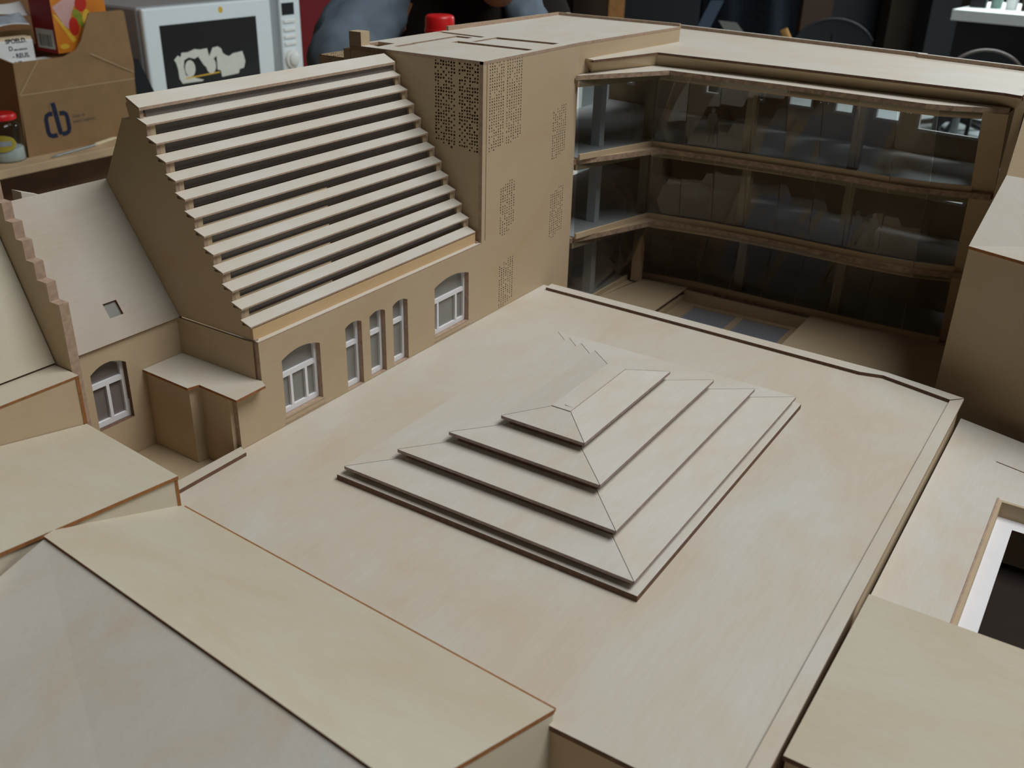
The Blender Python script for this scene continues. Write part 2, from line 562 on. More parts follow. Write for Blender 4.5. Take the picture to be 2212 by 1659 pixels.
MB().plate([(-24.6, 74.5, 39.7), (-24.1, 74.5, 39.7), (-23.0, 109.7, 39.5), (2.9, 109.7, 39.5), (2.9, 110.2, 39.5), (-23.5, 110.2, 39.5)], (0, 0, -0.69)
           ).build('roof_parapet', [BW, EDGP], parent=tow)
MB().box(-24.75, -22.4, 49.98, 52.0, 38.98, 41.0, 0).build('chimney', [BW], parent=tow)
tr = MB()
tr.box(-26.0, -24.72, 49.98, 52.3, -3, 38.4)
holes_panel(tr, (-31.2, 50.0, 33.4), (0.4, 0, 0), (0, 0, 0.4), 13, 9, 0.15, (0, 0.4, 0), lambda i, j: True, 0.12, 0.3)
tr.box(-31.2, -26.0, 50.0, 50.4, -3, 33.4)
holes_panel(tr, (-31.0, 50.4, 33.4), (0, 0.5, 0), (0, 0, 0.4), 20, 9, 0.15, (-0.3, 0, 0), lambda i, j: True, 0.12, 0.3)
tr.box(-31.3, -31.0, 50.4, 60.4, -3, 33.4)
tr.build('terrace_parapet', [BW, EDGE], parent=tow)

# ------------------------------------------------------------ glazed wing
wing = thing('model_glazed_wing', 'three-storey plywood wing with long acrylic window bands behind the hall', 'model building', (30, 108, -12))
can = [(0.3, 76.2), (9.7, 91.8), (30.5, 91.0), (49.5, 89.6), (52.1, 89.4), (55.8, 90.3), (62.9, 93.6)]
s20 = [(0.05, 77.55), (8.1, 94.6), (16.1, 95.6), (30.0, 96.2), (42.1, 96.2), (49.4, 95.8), (52.7, 96.3), (62.6, 98.8)]
s06 = [(0.05, 77.7), (7.4, 96.9), (16.8, 98.6), (27.7, 99.0), (43.4, 98.3), (52.3, 98.2), (61.4, 101.0)]
s08 = [(0.05, 78.0), (3.4, 101.9), (14.0, 103.2), (32.0, 102.7), (49.7, 102.8), (61.2, 103.3)]
BACK = [(64.2, 118.0), (-21.5, 131.0), (-21.5, 78.0)]


def shift(pl, dx, dy):
    return [(x + (dx if k in (1,) else 0) + (0.35 if k == 0 else 0), y + (dy if k else 0)) for k, (x, y) in enumerate(pl)]


MB().plate([(x, y, 34.0) for x, y in can] + [(62.9, 98, 34.0), (3, 99, 34.0), (0.3, 84, 34.0)], (0, 0, -0.75)).build('canopy', [BP, EDGL], parent=wing)
for pl_, zt in ((s20, 20.0), (s06, 6.0), (s08, -7.8)):
    sb = MB()
    sb.plate([(x, y, zt) for x, y in pl_] + [(x, y, zt) for x, y in BACK], (0, 0, -0.9))
    slab = sb.build('floor_slab', [BW, EDGL], parent=wing)
    fl = MB()
    g2 = shift(pl_, -2.3, 1.2)
    fl.plate([(x, y + 0.6, zt + 0.28) for x, y in g2] + [(63.4, 117.4, zt + 0.28), (-21, 130, zt + 0.28), (-21, 79, zt + 0.28)], (0, 0, -0.26), 0, 0)
    fl.build('floor_covering', [GREYF], parent=slab)
# upstands, glass bands, lintels
bands = [(s20, 20.0, can, 33.1), (s06, 6.0, s20, 19.05), (s08, -7.8, s06, 5.05)]
for bi, (lo, z0, hi, z1) in enumerate(bands):
    gl_lo = shift(lo, -2.3, 1.15)
    gl_hi = shift(hi, -2.3, 1.0)
    # resample both lines at common parameters so panes are ruled between them
    def samp(pl_, t):
        if t <= 1:
            a, b = pl_[0], pl_[1]
            return (a[0] + (b[0] - a[0]) * t, a[1] + (b[1] - a[1]) * t)
        x0 = pl_[1][0]
        x = x0 + (59.6 - x0) * (t - 1)
        for a, b in zip(pl_[1:], pl_[2:]):
            if a[0] <= x <= b[0]:
                f = (x - a[0]) / (b[0] - a[0])
                return (x, a[1] + (b[1] - a[1]) * f)
        return pl_[-1]
    ts = [0.02, 0.34, 0.67, 1.0] + [1 + k / 9 for k in range(1, 10)]
    for a, b in zip(ts, ts[1:]):
        p0, p1, q0, q1 = samp(gl_lo, a), samp(gl_lo, b), samp(gl_hi, a), samp(gl_hi, b)
        e = 0.012
        def mix(u, v, f):
            return (u[0] + (v[0] - u[0]) * f, u[1] + (v[1] - u[1]) * f)
        p0, p1, q0, q1 = mix(p0, p1, e), mix(p0, p1, 1 - e), mix(q0, q1, e), mix(q0, q1, 1 - e)
        n = Vector((p1[1] - p0[1], -(p1[0] - p0[0]), 0)).normalized() * -0.12
        MB().plate([(*p0, z0 + 0.3), (*p1, z0 + 0.3), (*q1, z1), (*q0, z1)], n, 0, 0).build('glass_pane', [GLASS], parent=wing)
    up = MB()
    ln = MB()
    for a, b in zip(ts, ts[1:]):
        p0, p1 = samp(gl_lo, a), samp(gl_lo, b)
        n = Vector((p1[1] - p0[1], -(p1[0] - p0[0]), 0)).normalized() * 0.12
        up.plate([Vector((*p0, z0)) + n, Vector((*p1, z0)) + n, Vector((*p1, z0 + 0.95)) + n, Vector((*p0, z0 + 0.95)) + n], n * 3, 0, 0)
        q0, q1 = samp(gl_hi, a), samp(gl_hi, b)
        n = Vector((q1[1] - q0[1], -(q1[0] - q0[0]), 0)).normalized() * -0.3
        ln.plate([Vector((*q0, z1)) + n, Vector((*q1, z1)) + n, Vector((*q1, z1 - 1.0)) + n, Vector((*q0, z1 - 1.0)) + n], n * 2, 0, 0)
    up.build('upstand', [BW], parent=wing)
    ln.build('lintel', [BW], parent=wing)
    # columns
    zf = z0 + 0.3
    for (x, y) in ((-1.6, 88.6), (3.2, 99.6), (21.9, 103.0), (40.5, 103.0)):
        y += (-2.0, 0.0, 3.5)[bi] if y > 100 else 0
        cb = MB().box(x - 0.85, x + 0.85, y - 0.85, y + 0.85, zf, z1)
        cb.build('column', [WHITE if x < 0 else BW], parent=wing)
    # timber end panel next to the house on the right
    yy = samp(gl_lo, 2.0)[1]
    yh = samp(gl_hi, 2.0)[1]
    MB().plate([(59.5, yy, z0), (62.9, yy + 0.9, z0), (62.9, yh + 0.9, z1), (59.5, yh, z1)], (0, 0.5, 0), 0, 1).build('end_panel', [BW, EDGO], parent=wing)
ftop = [(2.0, 78.8), (6.0, 94.5), (29.1, 93.9), (50.9, 92.6), (61.9, 92.1), (64.3, 91.2)]
MB().plate([(x, y, 36.3) for x, y in ftop] + [(65.0, 116.0, 36.3), (45.5, 121.5, 36.3), (18.1, 126.3, 36.3), (-9.0, 130.6, 36.3), (-9.0, 110.4, 36.3), (2.2, 110.4, 36.3), (0.3, 79.5, 36.3)],
           (0, 0, -0.4)).build('roof_plate', [BX, EDGE], parent=wing)
fbot = [(0.6, 80.6), (5.5, 95.4), (20.6, 96.3), (40.3, 95.3), (61.5, 94.8), (64.3, 94.0)]
fc = MB()
for (a, b), (c, d) in zip(zip(ftop, ftop[1:]), zip(fbot, fbot[1:])):
    n = Vector((b[1] - a[1], -(b[0] - a[0]), 0)).normalized() * -0.5
    fc.plate([(*a, 36.28), (*b, 36.28), (*d, 34.02)], n, 0, 1)
    fc.plate([(*a, 36.28), (*d, 34.02), (*c, 34.02)], n, 0, 1)
fc.plate([(0.1, 79.2, 36.28), (2.0, 78.8, 36.28), (0.6, 80.6, 34.02), (0.1, 80.9, 34.02)], (0, 0.4, 0), 0, 1)
fc.build('fascia', [BW, EDGE], parent=wing)
MB().plate([(-9.0, 130.4, 36.95), (44.6, 121.7, 36.95), (44.6, 122.5, 36.95), (-9.0, 131.2, 36.95)], (0, 0, -1.2)).build('roof_parapet', [BP, EDGP], parent=wing)
MB().plate([(43.2, 121.1, 36.95), (65.2, 116.6, 36.95), (65.2, 117.4, 36.95), (43.2, 121.9, 36.95)], (0, 0, -1.2)).build('roof_parapet', [BP, EDGP], parent=wing)
MB().box(63.7, 64.9, 92.4, 116.5, -12, 35.9).build('end_wall', [BW], parent=wing)
# rear wall with windows
b0, b1 = Vector((64.2, 117.4, 0)), Vector((-21.5, 130.4, 0))
bu = (b1 - b0).normalized()
bn = Vector((bu.y, -bu.x, 0))
if bn.y < 0:
    bn = -bn


def bpt(s, z, d=0.0):
    p = b0 + bu * s + bn * d
    return (p.x, p.y, z)


def bs(px, py):
    p = onplane(b0, bn, px, py)
    return (p - b0).dot(bu), p.z


rw = [((1985, 245), (2118, 305)), ((1893, 226), (1946, 267)), ((1805, 214), (1845, 250)), ((1705, 202), (1756, 237)),
      ((1630, 193), (1652, 222)), ((1525, 180), (1557, 208)), ((1357, 166), (1371, 184))]
wins = []
for (a, b) in rw:
    s0, z1_ = bs(*a)
    s1, z0_ = bs(*b)
    zlo = min(z0_, z1_)
    s0, s1 = min(s0, s1), max(s0, s1)
    wins.append((s0, s1, zlo, 32.6))
hl = [[bpt(s0, z0_), bpt(s1, z0_), bpt(s1, z1_), bpt(s0, z1_)] for s0, s1, z0_, z1_ in wins]
hl2 = [[bpt(s0, z0_ - 11.6), bpt(s1, z0_ - 11.6), bpt(s1, z1_ - 14.2), bpt(s0, z1_ - 14.2)] for s0, s1, z0_, z1_ in wins]
LEN = (b1 - b0).length
perf = [(wins[0][1] + 0.4, wins[1][0] - 0.4), (wins[2][1] + 0.4, wins[3][0] - 0.4), (wins[5][1] + 0.6, wins[5][1] + 4.6)]
hl3 = [[bpt(a, 26.1), bpt(b, 26.1), bpt(b, 32.4), bpt(a, 32.4)] for a, b in perf]
MB().plate([bpt(0, -12), bpt(LEN, -12), bpt(LEN, 35.8), bpt(0, 35.8)], bn * 0.5, 0, 1, hl + hl2 + hl3).build('rear_wall', [BW, EDGE], parent=wing)
for dz in (0, -14.2):
    for s0, s1, z0_, z1_ in wins:
        z0_, z1_ = z0_ + dz + (2.6 if dz else 0), z1_ + dz
        f = MB()
        e = 0.45
        f.plate([bpt(s0, z0_, -0.25), bpt(s1, z0_, -0.25), bpt(s1, z1_, -0.25), bpt(s0, z1_, -0.25)], bn * 0.7, 0, 0,
                [[bpt(s0 + e, z0_ + e, -0.25), bpt(s1 - e, z0_ + e, -0.25), bpt(s1 - e, z1_ - e, -0.25), bpt(s0 + e, z1_ - e, -0.25)]])
        f.build('rear_window', [WHITE], parent=wing)
for s0, s1 in perf:
    mb = MB()
    nu = max(3, int((s1 - s0) / 0.55))
    holes_panel(mb, bpt(s0, 26.1, 0.02), bu * ((s1 - s0) / nu), (0, 0, 6.3 / 12), nu, 12, 0.2, bn * 0.3, lambda i, j: True, 0.15, 0.55)
    mb.build('perforated_panel', [BW, EDGE], parent=wing)

# cut-out figures standing in the wing
def figure(px, py, zf, y, h, pose, label):
    p = on('y', y, px, py)
    x = p.x
    k = h / 6.2
    body = [(-0.5, 0), (-0.15, 0), (0.02, 2.6), (0.25, 0), (0.62, 0), (0.55, 2.9), (0.62, 3.4), (0.85, 3.3), (1.05, 4.1), (0.75, 5.05), (0.3, 5.2),
            (0.42, 5.6), (0.3, 6.1), (0.0, 6.2), (-0.28, 6.05), (-0.36, 5.6), (-0.2, 5.2), (-0.7, 5.0), (-1.0 - pose, 4.0), (-0.75, 3.2), (-0.5, 3.4), (-0.52, 2.8)]
    o = MB().plate([(x + a * k, y + 0.12 * a, zf + b * k) for a, b in body], (0.02, 0.3, 0)).build('cutout_figure', [BP, EDGP], base=(x, y, zf))
    tag(o, label, 'model figure', 'cut-out people in the glazed wing')


figure(1538, 265, 20.29, 104.0, 6.2, 0.0, 'flat cut-out person standing alone behind the top-floor glass')
figure(1846, 500, 6.29, 104.5, 6.2, 0.35, 'flat cut-out person with arm held out on the middle floor, nearer the column')
figure(1880, 510, 6.29, 105.2, 6.0, -0.25, 'flat cut-out person on the middle floor, farther from the column')

# ------------------------------------------------- courtyard behind the hall
yard = thing('courtyard_deck', 'plywood courtyard deck with a sunken glass floor between hall and glazed wing', 'model courtyard', (30, 85, -12))
MB().box(0.1, 13.0, 69.6, 103.0, -11.9, -8.9, 0).build('platform', [BW], parent=yard)
MB().plate([(0.1, 69.6, -7.6), (13.2, 69.6, -7.6), (13.2, 102.0, -7.6), (4.0, 101.2, -7.6), (0.3, 79.0, -7.6)], (0, 0, -0.15)).build('platform_top', [BW, EDGP], parent=yard)
MB().box(37.5, 63.0, 69.6, 102.6, -11.9, -7.6, 0).build('platform', [BW], parent=yard)
MB().box(13.0, 15.9, 69.6, 101.0, -11.9, -10.1, 0).build('step', [BW], parent=yard)
MB().box(34.9, 37.5, 69.6, 101.0, -11.9, -10.1, 0).build('step', [BW], parent=yard)
MB().box(13.0, 37.5, 101.0, 101.5, -11.9, -7.9, 0).build('retaining_wall', [BW], parent=yard)
gf = MB()
for x0, x1 in ((15.9, 24.6), (25.9, 34.9)):
    gf.box(x0, x1, 69.6, 99.7, -10.6, -10.4)
gf.build('glass_floor', [GLASB], parent=yard)
MB().box(24.6, 25.9, 69.6, 99.7, -11.9, -10.15).box(15.9, 34.9, 99.7, 101.0, -11.9, -10.15).build('beam', [BW], parent=yard)
MB().box(28.6, 34.8, 97.0, 99.6, -11.9, -10.7).build('white_ledge', [WHITE], parent=yard)

# -------------------------------------------------------------- side wing
sw = thing('model_side_wing', 'steep-roofed plywood side wing with one skylight and a crow-stepped gable', 'model building', (-22, -3, -12))
e0, r0 = Vector((-13.45, 0, 12.45)), Vector((-23.9, 0, 28.0))
rd = (r0 - e0).normalized()
nrm = Vector((rd.z, 0, -rd.x))


def rpt(y, t, d=0.0):
    p = e0 + rd * t + nrm * d
    return (p.x, y, p.z)


LT = (r0 - e0).length
sk = [rpt(-4.45, 2.72), rpt(-2.6, 2.72), rpt(-2.6, 4.55), rpt(-4.45, 4.55)]
MB().plate([rpt(-10.1, 0), rpt(4.08, 0), rpt(4.08, LT), rpt(-10.1, LT)], nrm * -0.35, 0, 1, [sk]).build('roof', [BS, EDGO], parent=sw)
MB().plate([rpt(-4.6, 2.6, -0.36), rpt(-2.5, 2.6, -0.36), rpt(-2.5, 4.7, -0.36), rpt(-4.6, 4.7, -0.36)], nrm * -0.1, 0, 0).build('skylight', [FROST], parent=sw)
MB().plate([(-23.9, -10.1, 28.0), (-23.9, 4.08, 28.0), (-34, 4.08, 13.0), (-34, -10.1, 13.0)], (0.2, 0, -0.3)).build('rear_roof', [BP, EDGO], parent=sw)
MB().plate([(-13.8, -10.1, -3), (-13.8, 4.08, -3), (-13.8, 4.08, 12.5), (-13.8, -10.1, 12.5)], (-0.6, 0, 0), 0, 1,
           [[(-13.8, y, z) for y, z in arch(-9.0, -4.15, 2.05, 9.35, 0.85)]]).build('wall', [BW, EDGE], parent=sw)
sash(sw, -13.8, -9.0, -4.15, 2.05, 9.35, 0.85, [-6.55], 7.35, pane=SLGL)
cg = [(-13.45, -11.9), (-13.45, 18.95), (-15.1, 18.95), (-15.1, 21.1), (-16.7, 21.1), (-16.7, 23.1), (-18.05, 23.1), (-18.05, 25.25), (-19.2, 25.25), (-19.2, 27.1),
      (-20.5, 27.1), (-20.5, 29.0), (-21.9, 29.0), (-21.9, 31.0), (-26.0, 31.0), (-26.0, 27), (-34, 14), (-34, -11.9)]
MB().plate([(x, -11.3, z) for x, z in cg], (0, 1.15, 0), 0, 1).build('crow_stepped_gable', [BW, EDGP], parent=sw)
MB().plate([(-24.6, -6.5, 28.5), (-24.6, -3.9, 27.5), (-26.4, -3.9, 27.5), (-26.4, -6.5, 28.5)], (0, 0, -2.0), 0, 0).build('dormer', [BP], parent=sw)

# ------------------------------------------------------------------ annex
an = thing('model_annex', 'little flat-roofed plywood annex tucked below the louvred house gable', 'model building', (-7, 1, -3))
MB().plate([(-13.75, -2.1, 7.55), (-5.5, -2.35, 7.55), (-5.1, -0.95, 7.55), (1.4, -1.2, 7.55), (1.3, 3.4, 7.55), (0.03, 4.05, 7.55), (-13.75, 4.05, 7.55)], (0, 0, -0.32)
           ).build('roof', [BX, EDGO], parent=an)
MB().plate([(-13.75, -1.7, -2.85), (-5.9, -1.9, -2.85), (-5.6, -0.45, -2.85), (-0.72, -0.55, -2.85), (-0.72, 4.0, -2.85), (-13.75, 4.0, -2.85)], (0, 0, 10.06), 0, 0
           ).build('wall', [BW], parent=an)
tag(MB().box(-13.75, -0.75, -11.2, 0.0, -12.1, -2.9).build('courtyard_floor', [BW]),
    'shaded little courtyard floor in front of the annex', 'model courtyard')

# ------------------------------------------------- tall house far left
tl = thing('model_tall_house', 'tall plywood house with a steep roof cut off by the left picture edge', 'model building', (-20, -30, -12))
MB().plate([(-12.0, -60, -12), (-12.0, -11.97, -12), (-12.0, -11.97, 10.75), (-12.0, -60, 11.4)], (-0.5, 0, 0), 0, 1).build('front_wall', [BW, EDGO], parent=tl)
MB().plate([(-30, -11.95, -12), (-11.9, -11.95, -12), (-11.9, -11.95, 10.7), (-30, -11.95, 10.7)], (0, 0.4, 0), 0, 1).build('end_wall', [BW, EDGO], parent=tl)
MB().plate([(-11.95, -60, 11.45), (-11.95, -11.5, 11.0), (-17.2, -11.35, 11.0), (-17.2, -60, 11.45)], (0, 0, -0.28), 0, 1).build('ledge', [BL, EDGO], parent=tl)
MB().plate([(-16.0, -60, 11.6), (-16.25, -11.4, 11.3), (-24.3, -11.4, 30.0), (-24.3, -60, 30.0)], (-0.35, 0, -0.15), 0, 1).build('steep_roof', [BL, EDGO], parent=tl)

# ------------------------------------------------- flat block (left front)
P0 = Vector((5.3, -13.2, 4.94))
P1 = Vector((-11.85, -11.65, 4.94))
P2 = Vector((7.25, -28.0, 7.6))
n2 = (P1 - P0).cross(P2 - P0).normalized()


def zl2(x, y):
    return P0.z - (n2.x * (x - P0.x) + n2.y * (y - P0.y)) / n2.z


fb = thing('model_mono_pitch_block', 'plywood block with one broad gently sloping roof between the tall house and the gabled house', 'model building', (-3, -25, -12))
c4 = (8.6, -60)
pts = [(5.3, -13.2), (-11.9, -11.65), (-11.9, -44), (9.2, -44), (7.25, -28)]
MB().plate([(x, y, zl2(x, y)) for x, y in pts], (0, 0, -0.4), 0, 1).build('roof', [BL, EDGO], parent=fb)
MB().plate([(5.1, -13.4, -12), (5.1, -13.4, zl2(5.1, -13.4) - 0.4), (7.05, -28, zl2(7.05, -28) - 0.4), (9.0, -43.5, zl2(9.0, -43.5) - 0.4), (9.0, -43.5, -12)], (-0.4, 0, 0), 0, 1).build('side_wall', [BL, EDGO], parent=fb)
MB().plate([(5.2, -13.25, -12), (5.2, -13.25, 4.5), (-11.7, -12.1, 4.5), (-11.7, -12.1, -12)], (0, -0.4, 0), 0, 1).build('back_wall', [BW, EDGO], parent=fb)

# --------------------------------------------- gabled house (front)
gh = thing('model_gabled_house', 'big plywood house with a low-pitched gable roof along the bottom left', 'model building', (30, -32, -12))
A = Vector((5.45, -13.15, 1.2))
B = Vector((52.75, -15.8, 1.2))
RL = Vector((8.5, -30.1, 8.45))
RR = Vector((52.75, -34.35, 9.25))
OL = Vector((6.5, -48.5, 1.0))
OR = Vector((52.75, -53.0, 1.0))
MB().plate([A, B, RR, RL, (7.0, -28.0, 7.5), (4.0, -21.5, 4.75), (3.4, -13.05, 1.2)], (0, 0, -0.45), 0, 1).build('roof_slope', [BL, EDGO], parent=gh)
LW = Vector((0, -0.02, -0.3))
MB().plate([RL + LW, RR + LW, OR, OL], (0, 0, -0.45), 0, 1).build('roof_slope', [BP, EDGE], parent=gh)
MB().plate([(52.7, -15.9, -12), (52.7, -15.9, 0.7), (52.7, -34.35, 8.75), (52.7, -52.8, 0.6), (52.7, -52.8, -12)], (-0.5, 0, 0), 0, 1).build('gable_wall', [BL, EDGO], parent=gh)
MB().plate([(7, -13.6, -12), (52.2, -15.9, -12), (52.2, -15.9, 0.7), (7, -13.6, 0.7)], (0, -0.4, 0), 0, 1).build('eaves_wall', [BL, EDGO], parent=gh)

# --------------------------------------------- right-hand neighbours
ev = Vector((0, 0.2, -0.02))
MB().plate([A, B, B + ev, A + ev], (0, 0, -0.3), 0, 0).build('eaves_strip', [EDGO], parent=gh)
rb = thing('model_sunken_roof_block', 'low plywood roof right of the hall with a rectangular pit in it', 'model building', (90, 42, -12))
MB().plate([(69.25, 15.5, -3.4), (112, 15.5, -3.4), (112, 54.0, -3.4), (69.25, 67.0, -3.4)], (0, 0, -0.5), 0, 1,
           [[(77.15, 15.9, -3.4), (108, 15.9, -3.4), (108, 47.6, -3.4), (77.15, 47.6, -3.4)]]).build('roof', [BP, EDGE], parent=rb)
pw = MB()
pw.box(77.15, 77.6, 15.9, 47.6, -5.6, -3.36)
pw.build('pit_wall', [BW], parent=rb)
MB().box(77.6, 108, 47.15, 47.6, -5.6, -3.36).build('pit_wall', [BW], parent=rb)
MB().box(77.0, 77.2, 15.9, 47.8, -3.6, -3.28).build('pit_rim', [EDGP], parent=rb)
MB().plate([(77.6, 15.9, -5.4), (108, 15.9, -5.4), (108, 47.2, -5.4), (77.6, 47.2, -5.4)], (0, 0, -0.4), 0, 1,
           [[(79.5, 22.5, -5.4), (104, 22.5, -5.4), (104, 45.0, -5.4), (79.5, 45.0, -5.4)]]).build('pit_floor', [WHITE, EDGE], parent=rb)
MB().plate([(75.4, 57.0, -3.28), (76.3, 61.2, -3.32), (100, 54.5, -3.32), (100, 50.5, -3.28)], (0, 0, -0.1), 0, 1).build('roof_wedge', [BP, EDGP], parent=rb)
MB().box(70, 111, 16.0, 16.4, -12.1, -5.9).build('outer_wall', [BW], parent=rb)
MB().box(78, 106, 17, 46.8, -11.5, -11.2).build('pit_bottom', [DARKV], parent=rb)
rf = thing('model_corner_block', 'flat-topped plywood block in the bottom right corner beside the hall', 'model building', (90, 3, -12))
MB().plate([(69.55, -8.9, 0.15), (112, -8.9, 0.15), (112, 15.4, 0.15), (69.75, 15.4, 0.15)], (0, 0, -0.5), 0, 1).build('roof', [BL, EDGE], parent=rf)
MB().box(69.7, 111.8, -8.5, -8.1, -12.1, -0.35).build('front_wall', [BW], parent=rf)
MB().box(69.7, 111.8, 14.8, 15.2, -12.1, -0.35).build('rear_wall', [BW], parent=rf)
MB().box(69.7, 70.1, -8.1, 14.8, -12.1, -0.35).build('side_wall', [BW], parent=rf)
rh = thing('model_steep_roof_house', 'plywood house with a shaded front and steep pale roof at the right edge', 'model building', (80, 80, -12))
f0, f1 = Vector((64.4, 72.7, 0)), Vector((112, 56.0, 0))
fdir = (f1 - f0).normalized()
MB().plate([(f0.x, f0.y, -12), (f1.x, f1.y, -12), (f1.x, f1.y, 18.7), (f0.x, f0.y, 18.7)], (0.2, 0.5, 0), 0, 1).build('front_wall', [BW, EDGO], parent=rh)
MB().plate([(f0.x - 0.05, f0.y - 0.25, 19.1), (f1.x, f1.y - 0.25, 19.1), (112, 79, 26.4), (65.5, 85, 26.4)], (0, 0, -0.4), 0, 1).build('roof_slope', [BY, EDGO], parent=rh)
MB().plate([(65.5, 85, 26.4), (112, 79, 26.4), (112, 90, 39), (64.9, 97.5, 39.5)], (0.1, 0.3, -0.25), 0, 1).build('upper_slope', [BW, EDGP], parent=rh)
MB().plate([(64.9, 73.5, -12), (65.9, 85.2, -12), (65.9, 85.2, 26.0), (64.9, 73.5, 18.8)], (0.4, 0, 0), 0, 1).build('side_wall', [BW, EDGO], parent=rh)
MB().plate([(65.9, 85.2, -12), (65.5, 97.5, -12), (65.3, 97.5, 38.8), (65.9, 85.2, 26.0)], (0.4, 0, 0), 0, 1).build('side_wall', [BW, EDGO], parent=rh)

# ======================================================= room and background
DW = plain('dark_wall', (0.035, 0.028, 0.022), 0.9, 0.1)
FL = plain('pale_floor', (0.52, 0.53, 0.52), 0.45, 0.3, var=0.06, scale=6)
KRAFT = plain('kraft_card', (0.28, 0.17, 0.08), 0.75, 0.15, var=0.06, scale=25)
KRAFTL = plain('kraft_crease', (0.46, 0.33, 0.20), 0.75, 0.15)
INK = plain('blue_ink', (0.016, 0.022, 0.05), 0.6, 0.2)
INKF = plain('faded_ink', (0.12, 0.10, 0.085), 0.7, 0.2)
WOODB = plain('brown_wood', (0.23, 0.115, 0.05), 0.55, 0.25, var=0.18, scale=9)
WOODT = plain('bench_top_wood', (0.52, 0.37, 0.22), 0.5, 0.3, var=0.14, scale=12)
DKW = plain('dark_brown_wood', (0.05, 0.028, 0.018), 0.6, 0.2)
BLACK = plain('black_plastic', (0.008, 0.008, 0.010), 0.35, 0.4, var=0.0)
MWW = plain('white_enamel', (0.80, 0.88, 0.90), 0.3, 0.45, var=0.01)
MWG = plain('grey_enamel', (0.34, 0.37, 0.39), 0.35, 0.4, var=0.02)
MWK = plain('dark_oven_glass', (0.010, 0.009, 0.008), 0.12, 0.5, var=0.0)
CREAM = plain('pale_cream', (0.72, 0.74, 0.66), 0.5, 0.3, var=0.03)
RED = plain('red_plastic', (0.62, 0.012, 0.014), 0.35, 0.45, var=0.02)
REDB = plain('dark_red', (0.16, 0.008, 0.012), 0.6, 0.2)
REDC = plain('red_card', (0.30, 0.018, 0.022), 0.5, 0.3, var=0.08)
ORG = plain('orange_card', (0.62, 0.20, 0.02), 0.5, 0.3, var=0.15, scale=18)
PINK = plain('bread_print', (0.60, 0.36, 0.33), 0.5, 0.3)
TOM = plain('tomato_print', (0.50, 0.03, 0.015), 0.5, 0.3)
LET = plain('lettuce_print', (0.26, 0.30, 0.03), 0.5, 0.3, var=0.2)
YEL = plain('yellow_print', (0.75, 0.47, 0.05), 0.5, 0.3)
PAPER = plain('white_paper', (0.78, 0.80, 0.78), 0.6, 0.2, var=0.02)
MAG = plain('magazine_grey', (0.33, 0.37, 0.42), 0.5, 0.3, var=0.3, scale=40)
NAVY = plain('navy_cloth', (0.014, 0.018, 0.024), 0.9, 0.1, var=0.2)
NAVL = plain('pale_blue_trim', (0.06, 0.08, 0.11), 0.8, 0.1)
TEAL = plain('green_grey', (0.22, 0.34, 0.30), 0.5, 0.3)
JARG = glass('jar_glass', (0.78, 0.82, 0.80), refl=0.03)
SUGAR = plain('white_powder', (0.62, 0.66, 0.66), 0.8, 0.1)
STEEL = plain('grey_metal', (0.35, 0.37, 0.38), 0.35, 0.5, metal=0.6)
SKIN = plain('skin', (0.30, 0.13, 0.07), 0.5, 0.3)
HAIR = plain('dark_hair', (0.012, 0.009, 0.007), 0.6, 0.3)
SWT = plain('grey_blue_sweater', (0.135, 0.175, 0.215), 0.9, 0.1, var=0.18, scale=22)
SHIRT = plain('shaded_shirt', (0.016, 0.012, 0.010), 0.9, 0.1)  # near-black puts the shade on the torso into the colour

structure(MB().box(-900, 520, -420, 1800, -164, FLOOR).build('floor', [FL]))
structure(MB().box(-906, -900, -420, 1800, FLOOR, 330).build('wall_left', [DW]))
structure(MB().box(520, 526, -420, 1800, FLOOR, 330).build('wall_right', [plain('grey_wall', (0.45, 0.44, 0.42), 0.8, 0.2)]))
structure(MB().box(-906, 526, 1800, 1806, FLOOR, 330).build('wall_back', [DW]))
structure(MB().box(-906, 526, -426, -420, FLOOR, 330).build('wall_front', [DW]))

# table under the model
tb = thing('work_table', 'wooden work table carrying the whole plywood model', 'table', (10, 50, FLOOR))
MB().box(-135, 140, -110, 170, -16.5, -13.25).build('table_top', [WOODT], parent=tb)
for x in (-128, 132):
    for y in (-102, 162):
        MB().box(x - 5, x + 5, y - 5, y + 5, FLOOR, -16.5).build('leg', [WOODB], parent=tb)

# bench along the left wall
bn_ = thing('work_bench', 'brown wooden bench with a pale front edge along the left side', 'bench', (-320, 220, FLOOR))
MB().box(-378, -268, -60, 420, -38.2, -35.0).build('bench_top', [WOODT], parent=bn_, bevel=0.3)
MB().box(-377, -284, -50, 410, FLOOR, -38.2).build('front_panel', [WOODB], parent=bn_)


tag(MB().box(-384, -379, -60, 420, FLOOR, 120).build('wood_panel', [plain('orange_wood', (0.25, 0.125, 0.055), 0.6, 0.2, var=0.15, scale=5)]),
    'big orange-brown wood panel standing behind the bench and microwave', 'panel')


def flat(name, mats, parent, x, pts, d=0.06, mi=0):
    return MB().plate([(x, y, z) for y, z in pts], (d, 0, 0), mi, mi).build(name, mats, parent=parent)


def yz(x, *px):
    r = []
    for p in px:
        q = on('x', x, *p)
        r.append((q.y, q.z))
    return r


def ell(y, z, ry, rz, n=24, rot=0.0):
    return [(y + ry * math.cos(2 * math.pi * k / n) * math.cos(rot) - rz * math.sin(2 * math.pi * k / n) * math.sin(rot),
             z + ry * math.cos(2 * math.pi * k / n) * math.sin(rot) + rz * math.sin(2 * math.pi * k / n) * math.cos(rot)) for k in range(n)]


